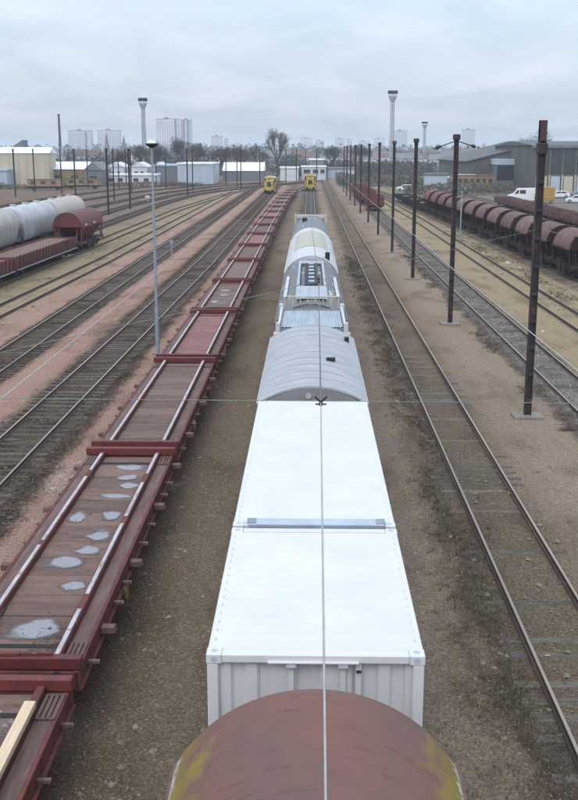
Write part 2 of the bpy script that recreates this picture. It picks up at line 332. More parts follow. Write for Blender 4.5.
RAILP = [(-.07,.05),(.07,.05),(.07,.065),(.014,.085),(.014,.155),(.036,.165),(.036,.19),(-.036,.19),(-.036,.165),(-.014,.155),(-.014,.085),(-.07,.065)]
sl_mesh = {}
def sleeper_mesh(m):
    if m.name not in sl_mesh: sl_mesh[m.name] = bx(-1.28,1.28,-.125,.125,-.05,.055, c=.012).mesh('sleeper', m)
    return sl_mesh[m.name]
def track(path, bal, slm, near=None, far=None, width=1.7, top=.045, sink=(-.012,.004)):
    t = bpy.data.objects.new('railway_track', None); C.objects.link(t); t['kind'] = 'structure'
    for s in (-1, 1):
        rl = MB().sweep(path, [(o + s*.755, z) for o, z in RAILP]).build('rail', M['rail'], t)
        MB().sweep(path, [(s*.755-.032,.1905),(s*.755+.032,.1905),(s*.755+.028,.196),(s*.755-.028,.196)]).build('rail_head', M['railhead'], rl)
    if bal:
        prof = [(-width-.45,.004),(-width*.75,top),(-.9,top),(.9,top),(width*.75,top),(width+.45,.004)]
        if abs(path[-1][0]-path[0][0]) < 1.2:      # uneven shoulders
            y0, y1 = path[0][1], path[-1][1]; x0, x1 = path[0][0], path[-1][0]
            m = MB(); ys = []; y = y0
            while y < y1: ys.append(y); y += .5 if y < 70 else (1.5 if y < 150 else 8)
            ys.append(y1); n = len(prof); vsx = []
            for i, yy in enumerate(ys):
                f = (yy-y0)/(y1-y0); xc = x1
                for pa, pb in zip(path, path[1:]):
                    if pa[1] <= yy <= pb[1]: xc = pa[0]+(pb[0]-pa[0])*(yy-pa[1])/(pb[1]-pa[1])
                for k, (o, z) in enumerate(prof):
                    j = .1 if k in (0, n-1) else .05
                    vsx.append((xc+o+random.uniform(-j,j), yy, z + (random.uniform(-.012,.012) if 0 < k < n-1 else 0)))
            m.add(vsx, [(i*n+k, i*n+k+1, (i+1)*n+k+1, (i+1)*n+k) for i in range(len(ys)-1) for k in range(n-1)])
            m.build('ballast_bed', bal, t, fix=False)
        else:
            MB().sweep(path, prof + [(width,-.05),(-width,-.05)]).build('ballast_bed', bal, t)
    # sleepers
    def along(y):
        for a, b in zip(path, path[1:]):
            if a[1] <= y <= b[1]:
                f = (y-a[1])/(b[1]-a[1]); return a[0]+(b[0]-a[0])*f, math.atan2(-(b[0]-a[0]), b[1]-a[1])
        return None
    sm = sleeper_mesh(slm)
    if near:
        y = near[0]
        while y < near[1]:
            p = along(y)
            if p:
                o = place(sm, 'sleeper', t, (p[0]+random.uniform(-.04,.04), y+random.uniform(-.04,.04), random.uniform(*sink)), p[1]+random.uniform(-.012,.012))
            y += .6
    if far:
        m = MB(); y = far[0]
        while y < far[1]:
            p = along(y)
            if p: m.box(p[0]-1.27, p[0]+1.27, y-.12, y+.12, -.05, .05)
            y += .6
        stuff(m.build('sleeper_row', slm, t, fix=False))
    return t
track([(-10.1,-30),(-9.95,14),(-9.8,34),(-9.15,92),(-9.1,300)], M['ballast'], M['sleeper'], (26,62), (62,150), 1.8)
track([(-14.5,-30),(-14.4,300)], M['ballast_b'], M['sleeper'], (44,70), (70,150), 1.7)
track([(-20.6,-30),(-19.6,40),(-18.5,93),(-18.2,262)], None, M['sleeper_pale'])
track([(-25.3,-30),(-24,40),(-22.6,115),(-22,175),(-19,235),(-14,275),(-9.4,300)], None, M['sleeper_pale'])
track([(-28,-30),(-27.4,200),(-25.6,235),(-21,262),(-14,286),(-5,312),(3,340)], M['ballast_far'], M['sleeper_pale'], width=.95)
track([(-33.2,-30),(-32.5,190),(-30,235),(-23,275),(-12,305),(0,335)], M['ballast_far'], M['sleeper_pale'], width=.95)
track([(-39.2,-30),(-38.5,180),(-35,238),(-27,285),(-10,325)], M['ballast_far'], M['sleeper_pale'], width=.95)
track([(-47.3,-30),(-46,200),(-41,250),(-30,300),(-8,335)], M['ballast_far'], M['sleeper_pale'], width=.95)
track([(-57,-30),(-54,220),(-48,270),(-34,312)], M['ballast_far'], M['sleeper_pale'], width=.95)
track([(-5.15,-30),(-5.25,60),(-5.35,130),(-4.9,200),(-3.4,250),(.1,300)], None, M['sleeper'])
track([(.08,-30),(.1,420)], None, M['sleeper'], None, (80,260))

track([(5.2,-30),(5.0,420)], None, M['sleeper_pale'], (13,50), None, 1.3, .045, (-.068,-.046))
track([(10.95,-30),(10.7,420)], M['ballast_grey'], M['sleeper_pale'], None, None, 1.3, .05)
track([(15.6,-30),(15.55,40),(15.5,150),(14.2,240),(11.4,300),(10.6,330)], None, M['sleeper_pale'])
RT = [(21.4,-30),(21.3,40),(21.1,77),(20.5,122),(19.6,155),(18.7,184),(16.8,240),(14.2,290)]
track(RT, M['ballast_tan'], M['sleeper_pale'])
track([(34.5,-30),(34.5,215),(33,250)], M['ballast_tan'], M['sleeper_pale'])

# loose stones: near gravel as real geometry
def stones(name, n, area, smin, smax, m, zfun=lambda x, y: .0, dens=None):
    mb = MB()
    for _ in range(n):
        while True:
            x = random.uniform(area[0], area[1]); u = random.random(); y = area[2] + (area[3]-area[2])*u**1.6
            if dens is None or dens(x, y): break
        s = random.uniform(smin, smax)*(1+2*(random.random() > .97)); z = zfun(x, y)
        a = random.random()*6.28; ca, sa = math.cos(a)*s, math.sin(a)*s; k = random.uniform(.5,1)
        mb.add([(x+ca,y+sa,z),(x-sa*k,y+ca*k,z+s*.1),(x-ca,y-sa,z),(x+sa*k,y-ca*k,z),(x+random.uniform(-.3,.3)*s,y+random.uniform(-.3,.3)*s,z+s*random.uniform(.4,.8))],
               [(0,1,4),(1,2,4),(2,3,4),(3,0,4)])
    return stuff(mb.build(name, m, fix=False))
M['stone_tan'] = mat('loose_stone_tan', (.27,.23,.18), (.10,.085,.066), rough=.9, scale=5, lo=.4, hi=.6)
M['grit'] = mat('pale_grit', (.46,.42,.39), (.28,.25,.23), rough=.9, scale=6)
M['stone_dark'] = mat('loose_stone_dark', (.13,.109,.092), (.04,.034,.029), rough=.9, scale=6, lo=.4, hi=.6)
M['stone_grey'] = mat('loose_stone_grey', (.26,.235,.215), (.11,.098,.09), rough=.9, scale=6, lo=.4, hi=.6)
tag(stones('gravel', 15000, (-3.9,4.2,9,48), .012, .034, M['stone_tan']), 'loose tan gravel strewn over the ground along the white container train', 'gravel')
tag(stones('gravel', 9000, (-11.6,-7.1,24,62), .018, .04, M['stone_dark'], lambda x,y: .04, lambda x,y: abs(x+9.65)+abs(random.gauss(0,.45)) < 1.8), 'dark ballast stones around the sleepers of the track beside the lamp post', 'gravel')
tag(stones('gravel', 6000, (9.9,11.8,36,75), .02, .045, M['stone_grey'], lambda x,y: .045), 'grey ballast stones filling the track right of the dark pole row', 'gravel')
tag(stones('gravel', 5000, (4.2,8.0,13,45), .012, .035, M['stone_tan'], lambda x,y: .02 if x < 6.4 else 0), 'fine brown gravel over the half buried track on the right', 'gravel')

tag(stones('grit', 1200, (-8.1,-6.9,28,33), .008, .022, M['grit'], (lambda x,y: .0), lambda x,y: ((x+7.5)/.55)**2+((y-30.5)/1.6)**2+random.gauss(0,.4) < 1), 'patch of pale grit on the pink ground left of the wet flat wagon', 'grit')
# dry weeds
def weeds(name, n, dens, area, h, m, label):
    mb = MB(); k = 0
    while k < n:
        x = random.uniform(area[0], area[1]); y = area[2]+(area[3]-area[2])*random.random()**1.5
        if not dens(x, y): continue
        hh = h*random.uniform(.4,1.3)
        for _ in range(random.randint(4,8)):
            a = random.random()*6.28; l = hh*random.uniform(.5,1.1); sp = random.uniform(.3,1.1)
            bx_, by_ = x+random.uniform(-.08,.08), y+random.uniform(-.08,.08); w = .004+y*.00012
            dx, dy = math.cos(a), math.sin(a)
            mb.add([(bx_-dy*w,by_+dx*w,0),(bx_+dy*w,by_-dx*w,0),(bx_+dx*l*sp,by_+dy*l*sp,l)], [(0,1,2)])
        k += 1
    o = stuff(mb.build(name, m, fix=False)); tag(o, label, 'weeds'); return o
M['weed'] = mat('dry_weed', (.15,.12,.09), (.065,.053,.041), rough=.95, scale=3)
M['weedgreen'] = mat('mossy_weed', (.105,.11,.04), (.07,.06,.03), rough=.95, scale=3)
def hashp(x, y, s): 
    from mathutils import noise as mn
    return mn.noise((x*s, y*s*.4, 3.3))
weeds('dry_weeds', 4500, lambda x,y: hashp(x,y,1.3) > random.uniform(-.35,.35) and random.random() < math.exp(-((x-3.8)/.55)**2), (2.4,5.2,12,100), .13, M['weed'], 'dark dry weeds along the left rail of the right hand track')
weeds('dry_weeds', 1500, lambda x,y: hashp(x,y,.9) > random.uniform(-.2,.4) and random.random() < math.exp(-((x-9.25)/.4)**2), (8.3,10.0,36,110), .12, M['weed'], 'dry weeds between the dark pole row and the grey ballast')
weeds('dry_weeds', 1200, lambda x,y: hashp(x,y,.6) > random.uniform(-.2,.4) and random.random() < math.exp(-((x-17.2)/.9)**2), (14.8,19.6,60,130), .13, M['weedgreen'], 'low weeds in the sandy strip beside the brown hopper row')
weeds('mossy_weeds', 700, lambda x,y: hashp(x,y,.9) > random.uniform(-.2,.3), (2.2,5.6,10,24), .05, M['weedgreen'], 'low green weeds on the ground at the lower right')
weeds('mossy_weeds', 700, lambda x,y: hashp(x,y,.5) > random.uniform(-.2,.3), (-21.6,-16.8,55,140), .08, M['weedgreen'], 'sparse green weeds on the sandy strip beside the red stake wagons')

# ------------------------------------------------------------------ wagon kit
WHEEL = MB().cyl((-.065,0,0),(.065,0,0),.46,n=20).cyl((-.095,0,0),(-.065,0,0),.50,n=20).mesh('wheel', M['wheel'])
AXLE = MB().cyl((-.98,0,0),(.98,0,0),.08,n=8).mesh('axle', M['wheel'])
ABOX = MB().box(-.1,.1,-.16,.16,-.15,.2, c=.02).box(-.06,.06,-.55,.55,.2,.27).box(-.05,.05,-.42,.42,.27,.32).mesh('axle_box', M['under'])
BUF = MB().cyl((0,0,0),(0,.2,0),.11,n=10).cyl((0,.2,0),(0,.25,0),.17,.19,n=14).mesh('buffer', M['under'])
def gear(t, axles, hl, zb=.94):
    for y in axles:
        for s in (-1,1):
            place(WHEEL, 'wheel', t, (s*.755, y, .67), 0 if s < 0 else math.pi)
            place(ABOX, 'axle_box', t, (s*1.02, y, .67))
        place(AXLE, 'axle', t, (0,y,.67))
    for e in (-1,1):
        for s in (-1,1): place(BUF, 'buffer', t, (s*.87, e*(hl-.02), zb), 0 if e > 0 else math.pi)

# ---- empty container flat wagons, left row
def film_mat():
    m = bpy.data.materials.new('puddle_film_sky_tint'); m.use_nodes = True; n = m.node_tree.nodes; l = m.node_tree.links
    b = n['Principled BSDF']; b.inputs['Roughness'].default_value = .1; b.inputs['Base Color'].default_value = (.285,.285,.31,1); b.inputs['Specular IOR Level'].default_value = .7  # pale base colour stands in for sky mirrored in the water
    t = n.new('ShaderNodeTexCoord'); oi = n.new('ShaderNodeObjectInfo')
    ln = n.new('ShaderNodeVectorMath'); ln.operation = 'LENGTH'; l.new(t.outputs['Object'], ln.inputs[0])
    ad = n.new('ShaderNodeVectorMath'); ad.operation = 'ADD'; k = n.new('ShaderNodeMath'); k.operation = 'MULTIPLY'; k.inputs[1].default_value = 50; l.new(oi.outputs['Random'], k.inputs[0])
    l.new(t.outputs['Object'], ad.inputs[0]); l.new(k.outputs[0], ad.inputs[1])
    z = n.new('ShaderNodeTexNoise'); z.inputs['Scale'].default_value = .9; z.inputs['Detail'].default_value = 3; l.new(ad.outputs[0], z.inputs['Vector'])
    a = n.new('ShaderNodeMath'); a.operation = 'MULTIPLY_ADD'; a.inputs[1].default_value = 1.5; l.new(z.outputs['Fac'], a.inputs[0]); l.new(ln.outputs['Value'], a.inputs[2])
    mr = n.new('ShaderNodeMapRange'); mr.inputs['From Min'].default_value = 1.42; mr.inputs['From Max'].default_value = 1.6; mr.inputs['To Min'].default_value = .72; mr.inputs['To Max'].default_value = 0
    l.new(a.outputs[0], mr.inputs[0]); l.new(mr.outputs[0], b.inputs['Alpha'])
    cr = n.new('ShaderNodeMapRange'); cr.inputs['From Min'].default_value = 1.28; cr.inputs['From Max'].default_value = 1.42; l.new(a.outputs[0], cr.inputs[0])
    cm = n.new('ShaderNodeMixRGB'); cm.inputs[1].default_value = (.32,.32,.345,1); cm.inputs[2].default_value = (.075,.055,.05,1); l.new(cr.outputs[0], cm.inputs[0]); l.new(cm.outputs[0], b.inputs['Base Color'])
    return m
M['film'] = film_mat()
FILM = MB().add([(math.cos(2*math.pi*k/24),math.sin(2*math.pi*k/24),0) for k in range(24)],[tuple(range(24))]).mesh('wet_patch', M['film'], fix=False)
def film(parent, x, y, rx, ry):
    o = place(FILM, 'wet_patch', parent, (x,y,1.0585)); o.scale = (rx,ry,1); return o
def flat_wagon(label, deckm, detailed, hl=6.55, seed=0, strips='full'):
    random.seed(100+seed)
    t = thing('flat_wagon', label, 'flat wagon', group='empty container flat wagons on the left track')
    # floor plates
    if detailed:
        n = 13; w = (2*hl-.5)/n
        for k in range(n):
            y0 = -hl+.25+k*w; dz = random.uniform(-.008,.006)
            bx(-.72,.72,y0+.012,y0+w-.012,1.0+dz,1.05+dz, c=.006).build('floor_plate', deckm, t)
    else:
        bx(-.72,.72,-hl+.25,hl-.25,1.0,1.05).build('floor_plate', deckm, t)
    for s in (-1,1):
        r = bx(*sorted((s*.73,s*.87)),-hl+.2,hl-.2,.95,1.19, c=.012).build('runner', M['wagonred'], t)
        if strips == 'full': segs = [(-hl+.3, hl-.3)]
        elif strips == 'split': segs = [(-hl+.35,-hl+2.2),(-hl+2.9,-hl+6.9),(-hl+7.4,hl-3.1),(hl-2.3,hl-.4)] if s > 0 else [(-hl+.3,-hl+5.5),(-hl+5.8,hl-2.6),(hl-2.0,hl-.4)]
        else: segs = []
        for a, b in segs:
            bx(*sorted((s*.76,s*.845)),a,b,1.19,1.205, c=.006).build('wear_strip', M['strip'], r)
        bx(*sorted((s*.88,s*1.20)),-hl+.15,hl-.15,1.0,1.045, c=.008).build('side_shelf', M['shelf'], t)
        MB().box(*sorted((s*1.17,s*1.25)),-hl,hl,.72,1.062, c=.008).box(*sorted((s*1.1,s*1.31)),-hl,hl,.70,.74).build('side_beam', M['wagonred'], t)
        # spigot brackets jutting out of the sole bar
        k = 0; y = -hl+.75
        while y < hl-.5:
            big = (k % 3 == 1)
            q = MB().box(*sorted((s*1.252,s*(1.52 if big else 1.44))),y-(.10 if big else .04),y+(.10 if big else .04),.82,.95 if big else .89, c=.01)
            br = q.build('bracket', M['shelf'], t)
            bx(*sorted((s*(1.521 if big else 1.441),s*(1.535 if big else 1.455))),y-.04,y+.04,.83,.885).build('bracket_tip', M['bracket'], br)
            y += random.choice((1.0,1.25,1.5)); k += 1
    for e in (-1,1):
        # raised red end bar and headstock
        ys = sorted((e*(hl-.02),e*(hl-.2)))
        bx(-1.3,1.3,*ys,1.07,1.29, c=.015).build('end_bar', M['barred'], t)
        bx(-1.27,1.27,*sorted((e*hl,e*(hl-.16))),.74,1.04, c=.01).build('headstock', M['wagonred'], t)
        bx(-.7,.7,*sorted((e*(hl-.85),e*(hl-1.0))),1.03,1.062, c=.005).build('cross_channel', M['under'], t)
        for s in (-1,1):
            m = MB(); a, b = sorted((e*(hl-.28),e*(hl-1.05)))
            for k in range(4): m.box(*sorted((s*(.90+k*.085),s*(.955+k*.085))),a,b,1.05,1.085)
            m.box(*sorted((s*.90,s*1.21)),a,a+.05,1.046,1.075).box(*sorted((s*.90,s*1.21)),b-.05,b,1.046,1.075)
            m.build('tread_grate', M['shelf'], t)
    MB().box(-.16,.16,-hl+.2,hl-.2,.55,1.0).box(-1.2,1.2,-1.6,-1.4,.6,1.0).box(-1.2,1.2,1.4,1.6,.6,1.0).cyl((.75,-1,.62),(.75,1,.62),.16,n=10).box(-1.0,-.5,-.8,.6,.5,.85).build('underframe', M['under'], t)
    if detailed:
        MB().cyl((1.22,-hl+1,.62),(1.22,hl-1,.62),.02,n=6).build('brake_pipe', M['under'], t)
        MB().cyl((1.28,-2.2,.62),(1.34,-2.2,.62),.2,n=14).build('handwheel', M['bracket'], t); MB().cyl((-1.28,2.2,.62),(-1.34,2.2,.62),.2,n=14).build('handwheel', M['bracket'], t)
    gear(t, (-hl+2.3,hl-2.3), hl)
    return t
def L0x(y):
    P = [(-5.15,-2),(-5.25,60),(-5.35,130),(-4.9,200),(-3.4,250),(.1,300)]
    for a, b in zip(P, P[1:]):
        if a[1] <= y <= b[1]:
            f = (y-a[1])/(b[1]-a[1]); return a[0]+(b[0]-a[0])*f, math.atan2(-(b[0]-a[0]), b[1]-a[1])
    return P[0][0], 0
PIT = 13.62
wy = lambda k: 9.1 + PIT*k          # centres
specs = {0:('deck','none'),1:('deck','split'),2:('deck','full'),3:('deckpink','full'),4:('deck','full')}
LW = []
lab0 = {0:'nearest empty red flat wagon at the lower left, gravel lying on its deck', 1:'empty red flat wagon with pale wet patches on its deck, second from camera',
        2:'empty red flat wagon with plain brown deck between the wet one and the pink one', 3:'empty red flat wagon with faded pink deck beside the lamp post',
        4:'empty red flat wagon just beyond the pink decked one, fifth from camera'}
for k in range(5):
    d, s = specs[k]; t = flat_wagon(lab0[k], M[d], True, seed=k, strips=s)
    x, a = L0x(wy(k)); t.location = (x, wy(k), 0); t.rotation_euler.z = a; LW.append(t)
far_d = flat_wagon('empty red flat wagon, sixth from the camera in the left row', M['deck'], False, seed=9)
far_p = flat_wagon('empty red flat wagon with faded pink deck, eighth from the camera in the left row', M['deckpink'], False, seed=12)
for k in range(5, 17):
    x, a = L0x(wy(k)); src = far_p if k in (7,10,13) else far_d
    lab = 'empty red flat wagon%s, %s from the camera in the left row' % (' with faded pink deck' if k in (7,10,13) else '', ORD[k+1])
    if k == 5: far_d.location = (x, wy(k), 0); far_d.rotation_euler.z = a
    elif k == 7: far_p.location = (x, wy(k), 0); far_p.rotation_euler.z = a
    else: copy_tree(src, (x, wy(k), 0), a, lab)
random.seed(21)
for (x, y, rx, ry) in [(.12,-5.0,.55,.52),(.35,-3.0,.3,.3),(-.1,-1.7,.62,.42),(.25,-1.0,.33,.28),(.3,-.1,.42,.4),(-.42,1.15,.24,.38),(.38,1.3,.27,.42),(.18,2.7,.5,.22),(.42,3.6,.26,.26),(.3,4.3,.28,.26),(.15,5.2,.4,.3)]:
    film(LW[1], x, y, min(rx*1.35,.7-abs(x) if abs(x)+rx*1.35>.7 else 9), ry*1.25)
random.seed(22)
for (x, y, rx, ry) in [(-.1,2.4,.28,.4),(.0,.2,.25,.3),(-.3,-2.6,.2,.4)]:
    film(LW[4], x, y, rx*1.4, ry*1.4)
# pale timber lying on the runner of the nearest wagon
tag(bx(-.09,.09,-2.4,2.4,0,.11, c=.008).build('timber_beam', M['timber'], loc=(L0x(12)[0]+.8,12.35,1.2)), 'pale new timber beam lying lengthwise on the nearest flat wagon', 'timber')
random.seed(31)
def dk(x, y): return True
gs = stones('gravel', 2500, (-5.8,-4.45,8.5,15.0), .01, .035, M['stone_grey'], lambda x,y: 1.05); tag(gs, 'grey gravel spilled on the deck of the nearest flat wagon', 'gravel')
gs = stones('gravel', 500, (-5.0,-4.42,16.9,17.9), .008, .03, M['stone_dark'], lambda x,y: 1.05); tag(gs, 'small heap of dark gravel at the near end of the wet flat wagon', 'gravel')
gs = stones('gravel', 420, (-5.95,-4.5,17.5,42), .008, .026, M['stone_dark'], lambda x,y: 1.055, lambda x,y: abs(y-29.5) > .7); tag(gs, 'dark grit specks scattered over the decks of the second and third flat wagons', 'gravel')
tag(MB().box(-1.25,.35,-.05,.05,0,.06,c=.008).box(.3,.9,-.03,.05,.0,.05,c=.008).build('scrap_bar', M['wagonred'], loc=(-5.3,16.3,1.292), rz=.03), 'rusty scrap bar lying on the end bar of the wet flat wagon', 'scrap')

# ---- centre train
CX = .09
def arc(hw, zs, zc_, n=18):
    h = zc_-zs; r = (hw*hw+h*h)/(2*h); a0 = math.asin(hw/r); cz = zc_-r
    return [(r*math.sin(-a0+2*a0*k/n), cz+r*math.cos(-a0+2*a0*k/n)) for k in range(n+1)]
def arched_wagon(name, label, y0, y1, hw, zs, zc_, roofm, bodym, gablem, ribs=0, ribm=None, group=None, axles=None, cat='covered wagon'):
    hl = (y1-y0)/2; t = thing(name, label, cat, (CX,(y0+y1)/2,0), group=group)
    bl = hl-.05
    A = arc(hw, zs, zc_); Ai = arc(hw-.04, zs-.03, zc_-.04)
    MB().prism([(p,q) for p,q in A]+[(p,q) for p,q in reversed(Ai)], 'y', -bl-.03, bl+.03).build('roof', roofm, t, smooth=False)
    for s in (-1,1):
        MB().box(*sorted((s*(hw-.06),s*(hw-.12))),-bl,bl,1.1,zs-.02).build('side_wall', bodym, t)
        m = MB(); n = int(2*bl/1.1)
        for k in range(n+1): y = -bl+.05+k*(2*bl-.1)/n; m.box(*sorted((s*(hw-.06),s*(hw-.01))),y-.04,y+.04,1.1,zs-.08)
        m.build('side_posts', bodym, t)
        bx(*sorted((s*(hw-.06),s*(hw-.005))),-1.0,1.0,1.15,zs-.12, c=.01).build('door', bodym, t)
        MB().cyl((s*(hw+.015),-bl-.02,zs-.02),(s*(hw+.015),bl+.02,zs-.02),.025,n=6).build('gutter', roofm, t)
    for e in (-1,1):
        g_ = Ai + [(hw-.12,1.1),(-hw+.12,1.1)]
        MB().prism([(p*.97,q-.005) for p,q in g_], 'y', *sorted((e*(bl+.036),e*(bl-.03)))).build('end_wall', gablem, t)
        bx(-1.3,1.3,*sorted((e*hl,e*(hl-.15))),.78,1.1, c=.01).build('headstock', M['under'], t)
    for k in range(ribs):
        y = -bl+.04+k*(2*bl-.08)/(ribs-1)
        B = arc(hw+.006, zs-.005, zc_+.012)
        MB().prism(B+[(p,q) for p,q in reversed(A)], 'y', y-.03, y+.03).build('roof_rib', ribm or roofm, t)
    MB().box(-1.15,-1.0,-bl,bl,.8,1.1).box(1.0,1.15,-bl,bl,.8,1.1).box(-.9,.9,-.3,.3,.6,1.0).box(-hw+.08,hw-.08,-bl+.05,bl-.05,1.06,1.1).build('underframe', M['under'], t)
    gear(t, axles or (-hl+2.0,hl-2.0), hl)
    return t
# near rust roof: smooth vault with lichen at the eaves
def rust_roof_mat():
    m = bpy.data.materials.new('rust_roof'); m.use_nodes = True; n = m.node_tree.nodes; l = m.node_tree.links
    b = n['Principled BSDF']; b.inputs['Roughness'].default_value = .6; b.inputs['Specular IOR Level'].default_value = .2
    t = n.new('ShaderNodeTexCoord'); sp = n.new('ShaderNodeSeparateXYZ'); l.new(t.outputs['Object'], sp.inputs[0])
    def noise(scale, st=(1,1,1), det=6, ro=.6, loc=(0,0,0)):
        q = n.new('ShaderNodeMapping'); q.inputs['Scale'].default_value = st; q.inputs['Location'].default_value = loc; l.new(t.outputs['Object'], q.inputs[0])
        z = n.new('ShaderNodeTexNoise'); z.inputs['Scale'].default_value = scale; z.inputs['Detail'].default_value = det; z.inputs['Roughness'].default_value = ro
        l.new(q.outputs[0], z.inputs['Vector']); return z.outputs['Fac']
    def ramp(f, *st):
        r = n.new('ShaderNodeValToRGB'); e = r.color_ramp.elements
        while len(e) > 1: e.remove(e[-1])
        for i, (p, c) in enumerate(st):
            k = e[0] if i == 0 else e.new(p)
            k.position = p; k.color = (*c, 1)
        l.new(f, r.inputs[0]); return r.outputs[0]
    def M_(op, a, bb):
        k = n.new('ShaderNodeMath'); k.operation = op
        for i, v in enumerate((a, bb)):
            if isinstance(v, (int,float)): k.inputs[i].default_value = v
            else: l.new(v, k.inputs[i])
        return k.outputs[0]
    def mix(f, a, c):
        mx = n.new('ShaderNodeMixRGB'); l.new(f, mx.inputs[0]); l.new(a, mx.inputs[1])
        if isinstance(c, tuple): mx.inputs[2].default_value = (*c,1)
        else: l.new(c, mx.inputs[2])
        return mx.outputs[0]
    col = ramp(noise(.9, (1,.7,1), 6), (.3,(.128,.078,.068)), (.5,(.155,.085,.07)), (.72,(.175,.085,.069)))
    col = mix(ramp(noise(1.0,(1,.6,1),4,.5,(3.2,.4,0)), (.48,(0,0,0)), (.74,(.55,.55,.55))), col, (.22,.065,.058))
    col = mix(ramp(noise(5,(.35,2.2,1),7,.72), (.54,(0,0,0)), (.66,(.6,.6,.6))), col, (.085,.052,.044))
    col = mix(ramp(noise(40,(.6,1,1),4,.7), (.64,(0,0,0)), (.69,(.55,.55,.55))), col, (.25,.15,.11))
    ax = M_('ABSOLUTE', sp.outputs['X'], 0)
    edge = M_('ADD', ax, M_('MULTIPLY', M_('SUBTRACT', noise(2.3,(1,.8,1),6,.6), .5), 1.1))
    col = mix(ramp(edge, (.0,(0,0,0)), (.97,(0,0,0)), (1.0,(1,1,1))) if False else ramp(M_('MULTIPLY', edge, .5), (.55,(0,0,0)), (.66,(.85,.85,.85))), col, (.225,.17,.03))
    col = mix(ramp(M_('MULTIPLY', M_('ADD', ax, M_('MULTIPLY', M_('SUBTRACT', noise(9,(1,1,1),5,.7), .5), .5)), .5), (.715,(0,0,0)), (.74,(.8,.8,.8))), col, (.42,.43,.40))
    l.new(col, b.inputs['Base Color'])
    bp = n.new('ShaderNodeBump'); bp.inputs['Strength'].default_value = .15; bp.inputs['Distance'].default_value = .02; l.new(noise(25,(1,.5,1),6,.7), bp.inputs['Height']); l.new(bp.outputs[0], b.inputs['Normal'])
    return m
M['rustroof'] = rust_roof_mat()
rw = arched_wagon('covered_wagon', 'covered wagon with rounded rust-red roof and yellow lichen, nearest the camera', -1.2, 9.95, 1.47, 3.55, 4.27, M['rustroof'], M['hopbrown'], M['hopbrown'], axles=(1-4.4,4.4-1))
for c in kids(rw):
    if c.name.startswith('gutter'): c.data = bx(*sorted((1.47*(1 if c.data.vertices[0].co.x > 0 else -1),1.52*(1 if c.data.vertices[0].co.x > 0 else -1))),-5.5,5.5,3.34,3.41,c=.01).mesh('gutter', M['hopbrown'])
    if c.name.startswith('roof'):
        # smooth vault with a slightly domed far end
        m = MB(); A = arc(1.48, 3.44, 4.285, 40); ys = [-5.55] + [-5.5+k*.5 for k in range(21)] + [5.1,5.3,5.42,5.5,5.545,5.56]
        vsx = []
        for y in ys:
            d = 0 if y < 5.3 else ((y-5.3)/.26)**2*.05
            for p,q in A: vsx.append((p*(1-d*.3),y,q-d))
        n = len(A); m.add(vsx, [(i*n+k,i*n+k+1,(i+1)*n+k+1,(i+1)*n+k) for i in range(len(ys)-1) for k in range(n-1)])
        c.data = m.mesh('roof', M['rustroof'], smooth=True)
MB().cyl((.08,5.45,4.215),(.08,5.45,4.25),.018,n=8).build('roof_bolt', M['castgrey'], rw)

